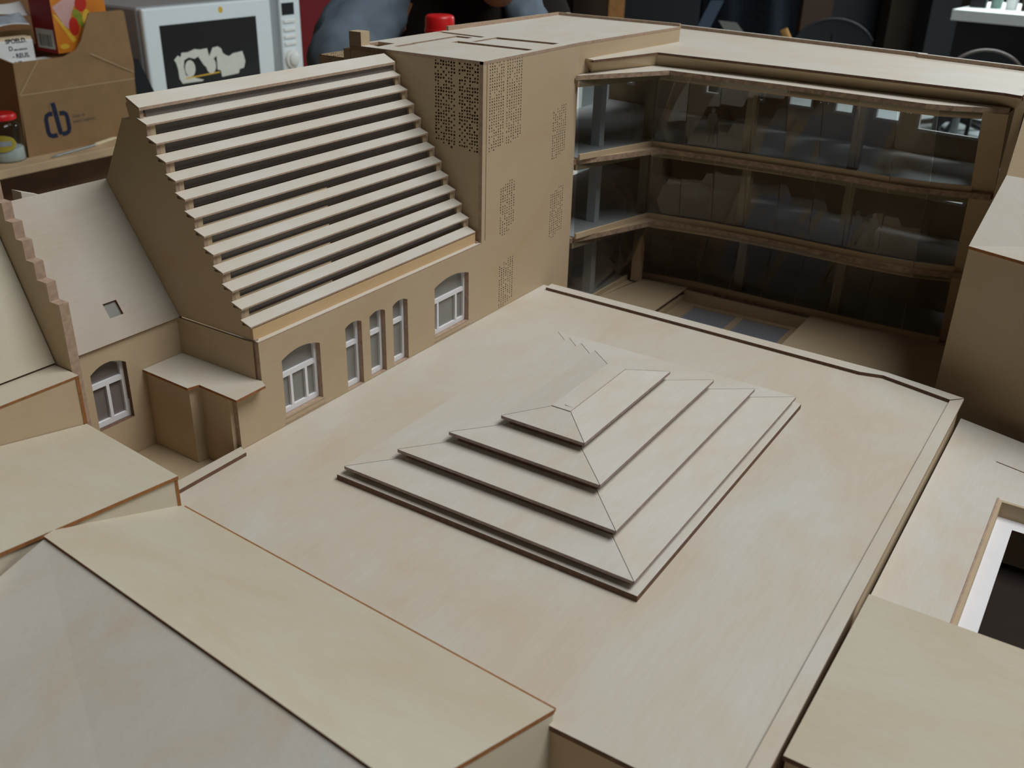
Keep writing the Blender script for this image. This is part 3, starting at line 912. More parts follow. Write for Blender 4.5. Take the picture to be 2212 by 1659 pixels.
def text(parent, name, mat, x, y, z, s, size, bold=0.0, slant=0.0):
    """lettering on a face that looks along +x: reads along +y"""
    cu = bpy.data.curves.new('t', 'FONT')
    cu.body = s
    cu.size = size * S
    cu.offset = bold * S
    cu.extrude = 0.02 * S
    to = bpy.data.objects.new('t', cu)
    COL.objects.link(to)
    dg = bpy.context.evaluated_depsgraph_get()
    me = bpy.data.meshes.new_from_object(to.evaluated_get(dg))
    bpy.data.objects.remove(to)
    for v in me.vertices:
        a, b, c = v.co
        v.co = (c + 0.03 * S, a + 0, b + slant * a)
    me.materials.clear()
    me.materials.append(mat)
    o = bpy.data.objects.new(name, me)
    COL.objects.link(o)
    o.parent = parent
    o.location = W((x, y, z)) - BASES[parent.name]
    BASES[o.name] = W((x, y, z))
    return o


# cardboard box
bx = thing('cardboard_box', 'open brown cardboard box printed with a blue two-letter logo', 'box', (-305, 173, -35))
XB = -278.0
zt = -12.0
MB().plate([(XB, 146.9, -34.95), (XB, 199.0, -34.95), (XB, 200.2, zt), (XB, 148.6, zt)], (-0.6, 0, 0), 0, 0).build('front_panel', [KRAFT], parent=bx)
MB().plate([(XB, 148.6, zt), (XB, 200.2, zt), (XB - 0.5, 201.2, -6.8), (XB - 1.6, 200.8, 14.0), (XB - 1.6, 199.5, 14.6), (XB - 1.6, 184.6, 14.6), (XB - 1.0, 178.6, 4.4),
            (XB - 0.8, 175.8, 1.6), (XB - 0.8, 170.0, -0.3), (XB - 0.8, 148.4, -0.3)], (-0.6, 0, 0), 0, 0).build('front_flap', [KRAFT], parent=bx)
MB().plate([(XB, 147.0, -34.95), (XB, 148.4, -0.4), (-345, 148.4, 9.0), (-345, 147.0, -34.95)], (0, 0.6, 0), 0, 0).build('side_panel', [KRAFT], parent=bx)
MB().box(-345, -344.4, 147.0, 200.0, -34.95, 2).build('back_panel', [KRAFT], parent=bx)
MB().box(-344, XB - 0.7, 199.0, 199.6, -34.95, -4).build('side_panel', [KRAFT], parent=bx)
cr = MB()
for (a, b) in (((148.7, zt), (158.5, -0.4)), ((181.5, -0.2), (200.4, -9.6)), ((148.7, zt), (200.2, zt))):
    d = Vector((b[0] - a[0], b[1] - a[1])).normalized()
    nn = Vector((-d.y, d.x)) * 0.16
    xo = XB + 0.02
    cr.plate([(xo - 0.0, a[0] + nn.x, a[1] + nn.y), (xo, b[0] + nn.x, b[1] + nn.y), (xo, b[0] - nn.x, b[1] - nn.y), (xo, a[0] - nn.x, a[1] - nn.y)], (0.03, 0, 0), 0, 0)
cr.build('crease', [KRAFTL], parent=bx)


def ribbon(pts, wd):
    """thick flat stroke along a polyline in y-z"""
    L, Rr = [], []
    for i, p in enumerate(pts):
        a, b = Vector(pts[max(i - 1, 0)]), Vector(pts[min(i + 1, len(pts) - 1)])
        d = (b - a).normalized()
        nn = Vector((-d.y, d.x)) * wd / 2
        L.append(Vector(p) + nn)
        Rr.append(Vector(p) - nn)
    return [tuple(p) for p in L + Rr[::-1]]


ky, kz = 156.6, -29.6     # lower left of the logo
cc = [(4.0, 9.2), (2.6, 9.3), (1.3, 8.7), (0.85, 7.4), (0.85, 2.7), (1.3, 1.4), (2.6, 0.85), (4.6, 0.95)]
flat('printed_logo', [INK], bx, XB + 0.03, [(ky + a, kz + b) for a, b in ribbon(cc, 1.75)], 0.04)
bs_ = [(4.7, 13.2), (5.0, 12.0), (6.0, 2.0), (6.4, 1.0)]
flat('printed_logo', [INK], bx, XB + 0.03, [(ky + a, kz + b) for a, b in ribbon(bs_, 1.9)], 0.045)
bb = [(6.9, 8.9), (8.6, 8.9), (9.7, 8.3), (10.0, 7.0), (10.1, 2.8), (9.7, 1.6), (8.4, 1.0), (6.6, 1.0)]
flat('printed_logo', [INK], bx, XB + 0.03, [(ky + a, kz + b) for a, b in ribbon(bb, 1.75)], 0.05)
cl = [(2.9, 9.4), (3.1, 12.0), (3.7, 13.2), (4.6, 13.4)]
flat('printed_logo', [INKF], bx, XB + 0.03, [(ky + a, kz + b) for a, b in ribbon(cl, 0.16)], 0.03)
text(bx, 'printed_text', INKF, XB + 0.02, ky + 12.2, kz + 6.4, 'Deep in', 1.75, 0.01)
text(bx, 'printed_text', INKF, XB + 0.02, ky + 12.2, kz + 4.4, 'smart logistics', 1.75, 0.01)

# things standing in the box
ct = thing('lettered_carton', 'white carton with dark lettering standing in the cardboard box', 'carton', (-292, 152, -16))
q = yz(-288, (4, 88), (70, 84), (72, 132), (20, 137))
MB().box(-293, -288, 148.9, q[1][0], -14, q[1][1], 0).build('carton_body', [PAPER], parent=ct, bevel=0.25)
MB().box(-292.8, -288.2, 149.0, q[1][0] - 0.3, q[1][1], q[1][1] + 1.0).build('carton_top', [plain('cream_card', (0.78, 0.62, 0.42), 0.6, 0.2)], parent=ct)
tz = yz(-288, (8, 92), (10, 101), (14, 114), (20, 122))
text(ct, 'printed_text', INK, -287.98, q[1][0] - 11.2, tz[0][1] - 0.6, 'SPOELD.', 2.3, 0.05)
text(ct, 'printed_text', INK, -287.98, q[1][0] - 10.4, tz[0][1] - 3.2, 'D', 2.3, 0.05)
text(ct, 'printed_text', INK, -287.98, q[1][0] - 8.4, tz[0][1] - 3.3, 'een-seizoen', 1.15, 0.02)
text(ct, 'printed_text', INK, -287.98, q[1][0] - 9.4, tz[0][1] - 6.0, '- REUS.', 2.3, 0.05)
text(ct, 'printed_text', INK, -287.98, q[1][0] - 8.9, tz[0][1] - 8.8, 'HE.', 2.3, 0.05)

for k, (pz, mat, lb, nm) in enumerate((((66, 40), MAG, 'curled grey magazine with a blue-white page edge leaning in the cardboard box', 'magazine'),
                                       ((40, 12), PAPER, 'bent white brochure behind the grey magazine in the cardboard box', 'brochure'))):
    mgz = MB()
    n = 12
    x0 = -296 - 6 * k
    a0 = on('x', x0, 0, pz[0])
    a1 = on('x', x0, 64, pz[0] - 12)
    top0 = on('x', x0, 0, pz[1])
    for i in range(n):
        t0, t1 = i / n, (i + 1) / n
        def P(t, up, dx):
            y = a0.y - 6 + (a1.y - a0.y + 6) * t
            z = a0.z + (a1.z - a0.z) * t + 1.3 * math.sin(3.0 * t + k) * (1 - 0.5 * up) + up * (top0.z - a0.z) * (1 - 0.25 * math.sin(3 * t))
            return (x0 + dx - 5 * up, y, z)
        mgz._add([P(t0, 0, 0), P(t1, 0, 0), P(t1, 1, 0), P(t0, 1, 0), P(t0, 0, -1), P(t1, 0, -1), P(t1, 1, -1), P(t0, 1, -1)],
                 [(0, 1, 2, 3), (7, 6, 5, 4), (3, 2, 6, 7)], 0)
        mgz._add([P(t0, 0, 0.2), P(t1, 0, 0.2), P(t1, 0.1, 0.2), P(t0, 0.1, 0.2)], [(0, 1, 2, 3)], 1)
        mgz._add([P(t0, 0, 0), P(t1, 0, 0), P(t1, 0, -1), P(t0, 0, -1)], [(0, 1, 2, 3)], 1)
    tag(mgz.build(nm, [mat, PAPER]), lb, 'magazine')
tag(MB().box(-316, -300, 149.2, 172, -34.2, -2).build('book', [DKW]), 'dark book block below the curled magazine in the cardboard box', 'book')
tag(MB().box(-296, -285, 152, 182, -34.5, -2.2).build('white_book', [PAPER]), 'white book lying under the orange snack packet in the cardboard box', 'book')

pk = thing('snack_packet', 'orange and dark red card packet with a sandwich picture standing in the box', 'food packet', (-290, 178, -2.2))
c0 = on('x', -285, 127, 116)
PY0, PZ0 = c0.y, c0.z
MB().box(-299, -285, PY0, PY0 + 24, PZ0, PZ0 + 44).build('packet_body', [ORG], parent=pk)
MB().box(-299, -285.02, PY0 - 0.06, PY0 - 0.01, PZ0, PZ0 + 44).build('side_face', [REDC], parent=pk)
lb = MB().box(-297.4, -286.3, PY0 - 0.12, PY0 - 0.07, PZ0 + 1.4, PZ0 + 8.6, 0)
for k in range(9):
    xx = -295.5 + k * 0.85
    lb.box(xx, xx + random.uniform(0.2, 0.55), PY0 - 0.16, PY0 - 0.12, PZ0 + 2.2, PZ0 + 6.6, 1)
lb.build('barcode_label', [CREAM, plain('bar_ink', (0.10, 0.10, 0.09), 0.6, 0.2)], parent=pk)


def pic(name, mat, pts, d):
    flat(name, [mat], pk, -284.98, [(PY0 + a, PZ0 + b) for a, b in pts], d)


pic('printed_picture', PINK, [(0.4, 17.0), (10.5, 22.0), (12.5, 20.5), (8.5, 14.5), (6.0, 8.5), (4.0, 10.5)], 0.03)
pic('printed_picture', YEL, [(0.2, 14.5), (1.4, 14.0), (8.8, 4.2), (7.0, 3.4)], 0.035)
pic('printed_picture', TOM, ell(8.6, 9.4, 2.2, 3.4), 0.06)
pic('printed_picture', LET, ell(11.4, 12.2, 1.9, 3.8, rot=0.5), 0.045)
pic('printed_picture', TOM, ell(13.0, 17.5, 2.6, 3.0, rot=-0.5), 0.04)
pic('printed_picture', YEL, ell(14.6, 12.6, 1.6, 2.8, rot=-0.3), 0.05)
pic('printed_picture', YEL, ell(3.2, 2.4, 2.0, 1.0), 0.03)

# jar
jb = on('z', -35, 19, 345)
jr = thing('glass_jar', 'glass jar with a red lid and white powder on the bench edge', 'jar', (jb.x, jb.y, -35))
jo = MB().lathe([(5.9, 0.02), (6.4, 0.5), (6.4, 12.6), (5.9, 14.0), (5.0, 14.8), (4.9, 15.6)], (jb.x, jb.y, -35), 0, 40).build('jar_body', [JARG], parent=jr, smooth=True)
MB().lathe([(5.9, 0.3), (6.1, 0.6), (6.1, 4.6), (5.9, 5.0)], (jb.x, jb.y, -35), 0, 40).build('powder', [SUGAR], parent=jr, smooth=True)
MB().lathe([(5.2, 15.2), (5.5, 15.4), (5.5, 16.8), (5.1, 17.4), (0.5, 17.6)], (jb.x, jb.y, -35), 0, 40).build('lid', [RED], parent=jr, smooth=True)
lbm = MB()
va = math.atan2(CAM.y - jb.y, CAM.x - jb.x)
for i in range(12):
    def LP(t, s):
        h = 3.1 * math.sqrt(max(0, 1 - (2 * t - 1) ** 2)) * s
        a = va + (t - 0.5) * 1.75 - 0.25
        return (jb.x + 6.46 * math.cos(a), jb.y + 6.46 * math.sin(a), -35 + 7.3 + h)
    t0, t1 = i / 12, (i + 1) / 12
    lbm._add([LP(t0, -1), LP(t1, -1), LP(t1, 1), LP(t0, 1)], [(0, 1, 2, 3)], 0)
    if 1 < i < 10:
        lbm._add([Vector(p) + Vector((math.cos(va), math.sin(va), 0)) * 0.04 for p in (LP(t0, -0.3), LP(t1, -0.3), LP(t1, 0.3), LP(t0, 0.3))], [(0, 1, 2, 3)], 1)
lbm.build('label', [plain('jar_label', (0.42, 0.34, 0.05), 0.5, 0.3, var=0.15), MAG], parent=jr)

# slim tool on the bench
p0, p1, p2 = on('z', -34.5, 110, 340), on('z', -34.5, 205, 313), on('z', -34.3, 252, 297)
tl_ = thing('slim_tool', 'slim hand tool with grey shaft and cream handle before the cardboard box', 'tool', (p1.x, p1.y, -35))
MB().tube([p0, p0 + (p1 - p0) * 0.1, p1], [0.15, 0.4, 0.45]).build('shaft', [STEEL], parent=tl_)
MB().tube([p1, p1 + (p2 - p1) * 0.06, p2], [0.45, 0.75, 0.7]).build('handle', [plain('cream_wood', (0.66, 0.56, 0.36), 0.5, 0.3)], parent=tl_)

# microwave
mw = thing('microwave_oven', 'white microwave oven with dark window standing behind the cardboard box', 'microwave', (-320, 264, -35))
MX = -290.0
MB().box(-352, MX - 3, 217.0, 311.0, -34.6, 13.4).build('casing', [MWG], parent=mw, bevel=1.2)
dr = MB().box(MX - 3, MX, 217.3, 291.5, -34.2, 13.0).build('door', [MWW], parent=mw, bevel=0.9)
wn = MB().box(MX - 0.5, MX + 0.1, 225.3, 281.4, -22.5, 5.6).build('door_window', [MWK], parent=dr)
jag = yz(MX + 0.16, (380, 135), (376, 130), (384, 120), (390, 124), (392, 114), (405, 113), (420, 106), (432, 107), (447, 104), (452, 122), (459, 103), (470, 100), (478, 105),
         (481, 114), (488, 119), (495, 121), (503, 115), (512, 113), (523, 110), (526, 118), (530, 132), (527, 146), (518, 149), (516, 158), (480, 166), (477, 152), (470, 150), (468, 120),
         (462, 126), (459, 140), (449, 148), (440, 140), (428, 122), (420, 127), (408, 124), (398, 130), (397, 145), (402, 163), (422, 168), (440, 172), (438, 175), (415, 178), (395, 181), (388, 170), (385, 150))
flat('window_shape', [CREAM], wn, MX + 0.12, jag, 0.05)  # flat cream jagged shape laid on the door glass
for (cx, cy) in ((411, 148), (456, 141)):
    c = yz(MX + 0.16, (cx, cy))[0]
    flat('window_shape', [CREAM], wn, MX + 0.14, ell(c[0], c[1], 2.9, 3.6), 0.06)
bar = yz(MX + 0.16, (402, 168), (475, 154), (475, 157), (402, 171))
flat('window_shape', [YEL], wn, MX + 0.14, bar, 0.04)
c = yz(MX, (476, 21))[0]
flat('dot_sticker', [YEL], dr, MX + 0.02, ell(c[0], c[1], 1.3, 1.4), 0.05)
MB().box(MX - 2.6, MX - 1.2, 291.6, 297.0, -34.2, 13.0).build('door_handle', [MWG], parent=dr, bevel=0.3)
pn = MB().box(MX - 3, MX + 0.3, 297.2, 311.0, -34.2, 13.0).build('control_panel', [MWW], parent=mw, bevel=0.6)
c = yz(MX + 0.3, (607, 7), (635, 29))
MB().box(MX + 0.2, MX + 0.45, c[0][0], c[1][0], c[1][1] - 0.3, c[0][1]).build('display', [BLACK], parent=pn)
for py in (46, 64, 80, 95):
    c = yz(MX + 0.3, (609, py + 2), (638, py - 3))
    zc = (c[0][1] + c[1][1]) / 2
    MB().box(MX + 0.2, MX + 1.0, 298.9, 306.6, zc - 0.75, zc + 0.75).build('button', [plain('button_white', (0.85, 0.86, 0.82), 0.4, 0.3)] if py == 46 else [MATS['button_white']], parent=pn, bevel=0.2)
c = yz(MX + 0.3, (629, 126))[0]
MB().lathe([(4.4, 0.0), (4.4, 1.6), (3.1, 1.8), (3.1, 3.0), (2.6, 3.4)], (MX + 0.3, c[0], c[1]), 0, 32, (1, 0, 0)).build('knob', [MATS['button_white']], parent=pn, smooth=True)

bw = yz(-283, (277, 131), (298, 128), (333, 197), (288, 207))
tag(MB().plate([(-283, a, b) for a, b in (bw[0], bw[1], bw[2], (bw[2][0] + 4, -34.9), (bw[3][0] - 1, -34.9), bw[3])], (-3, 0, 0), 0, 0).build('file_holder', [BLACK]),
    'black slanted file holder between cardboard box and microwave', 'file holder')
q = on('x', -312, 647, 60)
tag(MB().box(-330, -312, q.y - 3, q.y + 26, -34.9, 30).build('red_case', [REDB], bevel=0.5), 'dark red case standing between the microwave and the person', 'case')

# red-capped bottle behind the tower
c = at(950, 45, 250)
rt = thing('red_capped_bottle', 'bottle with a bright red screw cap behind the tower roof', 'bottle', (c.x, c.y, -13.2))
zc0 = at(950, 62, 250).z
zc1 = at(950, 31, 250).z
MB().lathe([(7.5, 0.0), (8.0, 1.0), (8.0, (zc0 + 13.2) * 0.75), (5.5, (zc0 + 13.2) * 0.92), (3.7, zc0 + 12.2)], (c.x, c.y, -13.2), 0, 32).build('bottle_body', [RED], parent=rt, smooth=True)
MB().lathe([(3.95, zc0 - 0.8), (3.95, zc0 - 0.1), (3.8, zc0), (3.72, zc1 - 0.7), (3.4, zc1 - 0.15), (3.0, zc1)], (c.x, c.y, 0), 0, 40).build('screw_cap', [RED], parent=rt, smooth=True)
c = at(1226, 40, 262)
zt_ = at(1226, 27, 262).z
tag(MB().lathe([(5, 0), (5, (zt_ + 13.2) * 0.7), (2.3, (zt_ + 13.2) * 0.9), (2.2, zt_ + 11.8), (1.5, zt_ + 12.9), (0.4, zt_ + 13.2)], (c.x, c.y, -13.2), 0, 24).build('white_bottle', [PAPER], smooth=True),
    'rounded white bottle tip just showing behind the tower roof edge', 'bottle')


# ------------------------------------------------------------------ person
def skin(name, chains, parent, mat, base, sub=2, noise=0.0, nscale=8.0, root=0):
    """chains: lists of (point, radius); a chain that starts with an int joins that vertex"""
    vs, rs, es = [], [], []
    for ch in chains:
        prev = None
        for it in ch:
            if isinstance(it, int):
                prev = it
                continue
            p, r = it
            vs.append(W(p))
            rs.append(r * S)
            if prev is not None:
                es.append((prev, len(vs) - 1))
            prev = len(vs) - 1
    b = W(base)
    me = bpy.data.meshes.new(name)
    me.from_pydata([v - b for v in vs], es, [])
    o = bpy.data.objects.new(name, me)
    COL.objects.link(o)
    sm = o.modifiers.new('skin', 'SKIN')
    sm.use_smooth_shade = True
    lay = me.skin_vertices[0].data
    for i, r in enumerate(rs):
        lay[i].radius = (r, r)
        lay[i].use_root = (i == root)
    sb = o.modifiers.new('sub', 'SUBSURF')
    sb.levels = sb.render_levels = sub
    if noise:
        tx = bpy.data.textures.new(name + '_folds', 'CLOUDS')
        tx.noise_scale = nscale * S
        tx.noise_depth = 1
        dp = o.modifiers.new('folds', 'DISPLACE')
        dp.texture = tx
        dp.texture_coords = 'LOCAL'
        dp.strength = noise * S
        dp.mid_level = 0.5
    bpy.context.view_layer.update()
    dg = bpy.context.evaluated_depsgraph_get()
    m2 = bpy.data.meshes.new_from_object(o.evaluated_get(dg))
    bpy.data.objects.remove(o)
    m2.materials.clear()
    m2.materials.append(mat)
    for p in m2.polygons:
        p.use_smooth = True
        p.material_index = 0
    o = bpy.data.objects.new(name, m2)
    COL.objects.link(o)
    BASES[o.name] = b
    if parent:
        o.parent = parent
        o.location = b - BASES[parent.name]
    else:
        o.location = b
    return o


hip = at(965, 560, 345)
base = (hip.x, hip.y, FLOOR)
pe = thing('person', 'person in a grey-blue sweater bending forward behind the tower, head bowed out of frame', 'person', base)
fw = Vector((CAM.x - hip.x, CAM.y - hip.y, 0)).normalized()      # towards the table
rg = Vector((0.8386, 0.5448, 0))
seat = Vector((hip.x, hip.y, FLOOR + 84))
hR, hL = Vector((-92, 156, -11.2)), Vector((-62, 160, -11.2))
P = lambda x, y, d: at(x, y, d)
chest = P(985, 40, 328)
knR, knL = seat + fw * 62 - rg * 16 + Vector((0, 0, 4)), seat + fw * 62 + rg * 16 + Vector((0, 0, 4))
ftR, ftL = Vector((knR.x, knR.y, FLOOR + 8)), Vector((knL.x, knL.y, FLOOR + 8))
body = [
    [(seat, 16), ((seat + chest) / 2 - fw * 3, 15), (chest, 15), (P(1025, -55, 318), 8), (P(1050, -105, 304), 10.5), (P(1055, -190, 300), 13.5), (P(1050, -255, 306), 10)],
    [4, (P(1076, -40, 291), 6.5), (P(1080, 0, 287), 5.6)],
    [2, (P(810, -45, 328), 9.5), (P(735, 165, 306), 7), (hR + Vector((0, 4, 1)), 4), (hR + fw * 10, 3.6)],
    [2, (P(1165, -45, 332), 9.5), (P(1205, 170, 308), 7), (hL + Vector((0, 4, 1)), 4), (hL + fw * 10, 3.6)],
    [0, (seat + fw * 8 - rg * 14, 13), (knR, 10), (ftR, 6.5), (ftR + fw * 18 - Vector((0, 0, 4)), 4.5)],
    [0, (seat + fw * 8 + rg * 14, 13), (knL, 10), (ftL, 6.5), (ftL + fw * 18 - Vector((0, 0, 4)), 4.5)],
]
# fingers
vR = 7 + 2 + 3      # last vertex of the first arm
vL = vR + 4
for v, h in ((vR, hR), (vL, hL)):
    for k, ln_ in enumerate((12, 13.5, 12.5, 10)):
        o_ = rg * ((k - 1.5) * 2.3)
        body.append([v, (h + fw * 14 + o_, 1.5), (h + fw * (14 + ln_ * 0.5) + o_ * 1.15 + Vector((0, 0, 0.8)), 1.35), (h + fw * (12 + ln_) + o_ * 1.2 - Vector((0, 0, 0.6)), 1.1)])
    body.append([v - 1, (h + fw * 6 + rg * (5.5 if v == vR else -5.5), 1.7), (h + fw * 13 + rg * (8.5 if v == vR else -8.5), 1.4)])
skin('body', body, pe, SKIN, base)
sh = [[(seat, 18.5), ((seat + chest) / 2 - fw * 3, 17.5), (chest + Vector((0, 0, -3)), 17.5), (P(1015, -40, 320), 12)],
      [2, (P(830, -30, 328), 11.5), (P(745, 120, 308), 9)], [2, (P(1150, -40, 333), 11.5), (P(1200, 140, 310), 9)]]
skin('shirt', sh, pe, SHIRT, base)
sw_ = [
    [(P(850, 420, 335), 10), (P(845, 200, 333), 10.5), (P(815, 40, 330), 13), (P(800, -50, 330), 13), (P(990, -50, 352), 12), (P(1125, -50, 334), 11), (P(1125, 40, 326), 9), (P(1120, 200, 333), 10), (P(1100, 420, 335), 10)],
    [3, (P(762, 50, 317), 14.5), (P(738, 165, 305), 13.5), (hR * 0.55 + P(735, 165, 306) * 0.45, 9), (hR + Vector((0, 6, 2)), 6)],
    [5, (P(1150, 60, 318), 9.5), (P(1175, 165, 306), 9.5), (hL * 0.55 + P(1205, 170, 308) * 0.45, 8), (hL + Vector((0, 6, 2)), 6)],
]
skin('sweater', sw_, pe, SWT, base, sub=3, noise=6.0, nscale=10.0)
hr = [[(P(1048, -200, 306), 14.2), (P(1040, -262, 312), 10.5)], [0, (P(1020, -130, 322), 10)]]
skin('hair', hr, pe, HAIR, base)
tr_ = [[(seat, 17.5), (seat + fw * 8 - rg * 14, 14.5), (knR, 11.5), (ftR, 8.5)], [0, (seat + fw * 8 + rg * 14, 14.5), (knL, 11.5), (ftL, 8.5)]]
skin('trousers', tr_, pe, NAVY, base)
st = thing('stool', 'dark stool under the person behind the table', 'stool', base)
MB().lathe([(20, 62), (21, 63), (21, 66), (19, 67)], (hip.x, hip.y, FLOOR), 0, 28).build('seat', [BLACK], parent=st)
for k in range(4):
    a = k * math.pi / 2 + 0.4
    MB().tube([(hip.x + 12 * math.cos(a), hip.y + 12 * math.sin(a), FLOOR + 62), (hip.x + 21 * math.cos(a), hip.y + 21 * math.sin(a), FLOOR)], 1.4).build('leg', [STEEL], parent=st)

# ----------------------------------------------------- far side of the room
FW = Vector((-0.534, 0.845, 0)).normalized()


def slab(mb, px0, px1, ztop, dep, th, z0=FLOOR, mi=0):
    """upright box whose front faces the room; px0..px1 give its ends at that distance"""
    a, b = at(px0, 60, dep), at(px1, 60, dep)
    mb.plate([(a.x, a.y, z0), (b.x, b.y, z0), (b.x, b.y, ztop), (a.x, a.y, ztop)], FW * th, mi, mi)
    return mb


tag(slab(MB(), 1236, 1322, 150, 1400, 90).build('dark_cabinet', [DKW]), 'dark tall cabinet at the back, directly right of the person', 'cabinet')
tag(slab(MB(), 1345, 1512, 150, 1420, 90).build('dark_cabinet', [BLACK]), 'black tall cabinet at the back, right of the orange-brown post', 'cabinet')
tag(slab(MB(), 1312, 1346, 150, 1330, 25).build('wooden_post', [plain('post_wood', (0.33, 0.15, 0.045), 0.6, 0.2, var=0.15)]), 'orange-brown upright wooden post at the back of the room', 'post')
ck = thing('draped_coat', 'dark navy coat with pale blue trim hanging at the back of the room', 'coat', tuple(at(1600, 60, 900).xy) + (FLOOR,))
n = 16
g = MB()
for i in range(n):
    def Q(t, h):
        p = at(1515 + 205 * t, 60, 900) + FW * (6 * math.sin(t * 14 + h * 2))
        return (p.x, p.y, FLOOR + 8 + (210 * h))
    for j in range(6):
        g._add([Q(i / n, j / 6), Q((i + 1) / n, j / 6), Q((i + 1) / n, (j + 1) / 6), Q(i / n, (j + 1) / 6)], [(0, 1, 2, 3)], 0)
        g._add([Vector(Q(i / n, j / 6)) + FW * 12, Vector(Q((i + 1) / n, j / 6)) + FW * 12, Vector(Q((i + 1) / n, (j + 1) / 6)) + FW * 12, Vector(Q(i / n, (j + 1) / 6)) + FW * 12], [(3, 2, 1, 0)], 0)
g.build('cloth', [NAVY], parent=ck, smooth=True)
for a, b, w_ in ((1548, 1512, 7), (1536, 1500, 5)):
    p, q = at(a, 0, 885), at(b, 70, 885)
    r = Vector((rg.x, rg.y, 0)) * w_
    MB().plate([p, p + r, q + r, q], FW * 2, 0, 0).build('trim', [NAVL], parent=ck)
pq = [at(1553, 45, 870), at(1592, 50, 870), at(1610, 74, 870), at(1570, 74, 870)]
tag(MB().plate([pq[0], pq[1], pq[2], pq[2] - Vector((0, 0, 60)), pq[3] - Vector((0, 0, 60)), pq[3]], FW * 3, 0, 0).build('grey_paper', [plain('dull_paper', (0.16, 0.16, 0.14), 0.8, 0.1)]),
    'dull grey sheet of paper in front of the navy coat', 'paper')
c = at(1692, 72, 860)
tag(MB().tube([c + Vector((0, 0, 3)), c + rg * 5 + Vector((0, 0, -5)), Vector((c.x + 8, c.y + 5, FLOOR))], [3.4, 3.6, 2.2]).build('yellow_stick', [plain('ochre', (0.42, 0.22, 0.06), 0.5, 0.3)]),
    'ochre-yellow stick tip showing beside the navy coat', 'stick')
tag(slab(MB(), 1728, 1792, 140, 1430, 60).build('dark_cabinet', [DKW]), 'reddish-black cabinet at the back, between navy coat and black shelf', 'cabinet')
sf = slab(MB(), 1792, 1918, 130, 1480, 50)
sf = tag(sf.build('black_shelf', [BLACK]), 'black shelf unit behind the low office chair', 'shelf unit')
tag(slab(MB(), 1916, 2008, 140, 1420, 40).build('brown_screen', [plain('brown_fabric', (0.030, 0.022, 0.016), 0.9, 0.1)]), 'dark brown partition at the back, left of the black column', 'partition')
tag(slab(MB(), 2004, 2066, 140, 1340, 40).build('black_column', [BLACK]), 'black column at the back, left of the bright white table', 'column')


def office_chair(px, py, dep, name, label, wd, rim=None):
    c = at(px, py, dep)          # middle of the back's top edge
    ch = thing(name, label, 'chair', (c.x, c.y, FLOOR))
    bm = MB()
    n = 14
    for i in range(n):
        for j in range(5):
            def T(u, v):
                t = u * 2 - 1
                z = c.z - (1 - math.sqrt(max(0, 1 - 0.8 * t * t))) * wd * 0.9 - v * 50
                return Vector((c.x, c.y, z)) + rg * (t * wd) + FW * (-5 * t * t)
            a = [T(i / n, j / 5), T((i + 1) / n, j / 5), T((i + 1) / n, (j + 1) / 5), T(i / n, (j + 1) / 5)]
            bm._add(a + [p + FW * 6 for p in a], [(0, 1, 2, 3), (7, 6, 5, 4), (0, 4, 5, 1), (3, 2, 6, 7), (0, 3, 7, 4), (1, 5, 6, 2)], 0)
    bm.build('backrest', [BLACK], parent=ch)
    MB().tube([T(i / 20, 0) + Vector((0, 0, 0.6)) for i in range(21)], 1.1).build('back_rim', [rim or plain('rim_grey', (0.14, 0.11, 0.09), 0.4, 0.4)], parent=ch)
    m_ = Vector((c.x, c.y, FLOOR)) + FW * 28
    MB().lathe([(26, 70), (28, 73), (28, 78), (25, 80)], m_, 0, 28).build('seat', [BLACK], parent=ch)
    MB().lathe([(3, 14), (3, 70)], m_, 0, 14).build('gas_column', [STEEL], parent=ch)
    MB().tube([m_ + Vector((0, 0, 72)), m_ - FW * 26 + Vector((0, 0, 74)), m_ - FW * 27 + Vector((0, 0, 100))], 2.2).build('back_post', [BLACK], parent=ch)
    for k in range(5):
        a = k * 2 * math.pi / 5 + 0.5
        e = m_ + Vector((math.cos(a), math.sin(a), 0)) * 42
        lg = MB().tube([m_ + Vector((0, 0, 16)), e + Vector((0, 0, 8))], [3.2, 2.0]).build('leg', [BLACK], parent=ch)
        MB().lathe([(3.6, -1.5), (3.6, 1.5)], e + Vector((0, 0, 3.8)), 0, 14, (math.sin(a), -math.cos(a), 0)).build('caster', [BLACK], parent=lg)


office_chair(2132, 110, 780, 'office_chair', 'black office chair with a rounded backrest before the white table', 31)
office_chair(1805, 42, 1000, 'office_chair', 'black office chair with a rounded backrest before the black shelf unit', 40, BLACK)
ob = MB()
q = on('z', FLOOR, 2060, 285)
# swivel base standing alone on the floor beyond the wing windows
sb_ = thing('swivel_stool', 'swivel stool with a dark star base seen through the wing window', 'stool', (q.x, q.y, FLOOR))
MB().lathe([(3.2, 14), (3.2, 60)], q, 0, 14).build('column', [BLACK], parent=sb_)
MB().lathe([(22, 60), (23, 62), (23, 67), (20, 68)], q, 0, 26).build('seat', [BLACK], parent=sb_)
for k in range(5):
    a = k * 2 * math.pi / 5 + 0.9
    MB().tube([q + Vector((0, 0, 15)), q + Vector((math.cos(a) * 40, math.sin(a) * 40, 7))], [3.6, 2.6]).build('leg', [BLACK], parent=sb_)

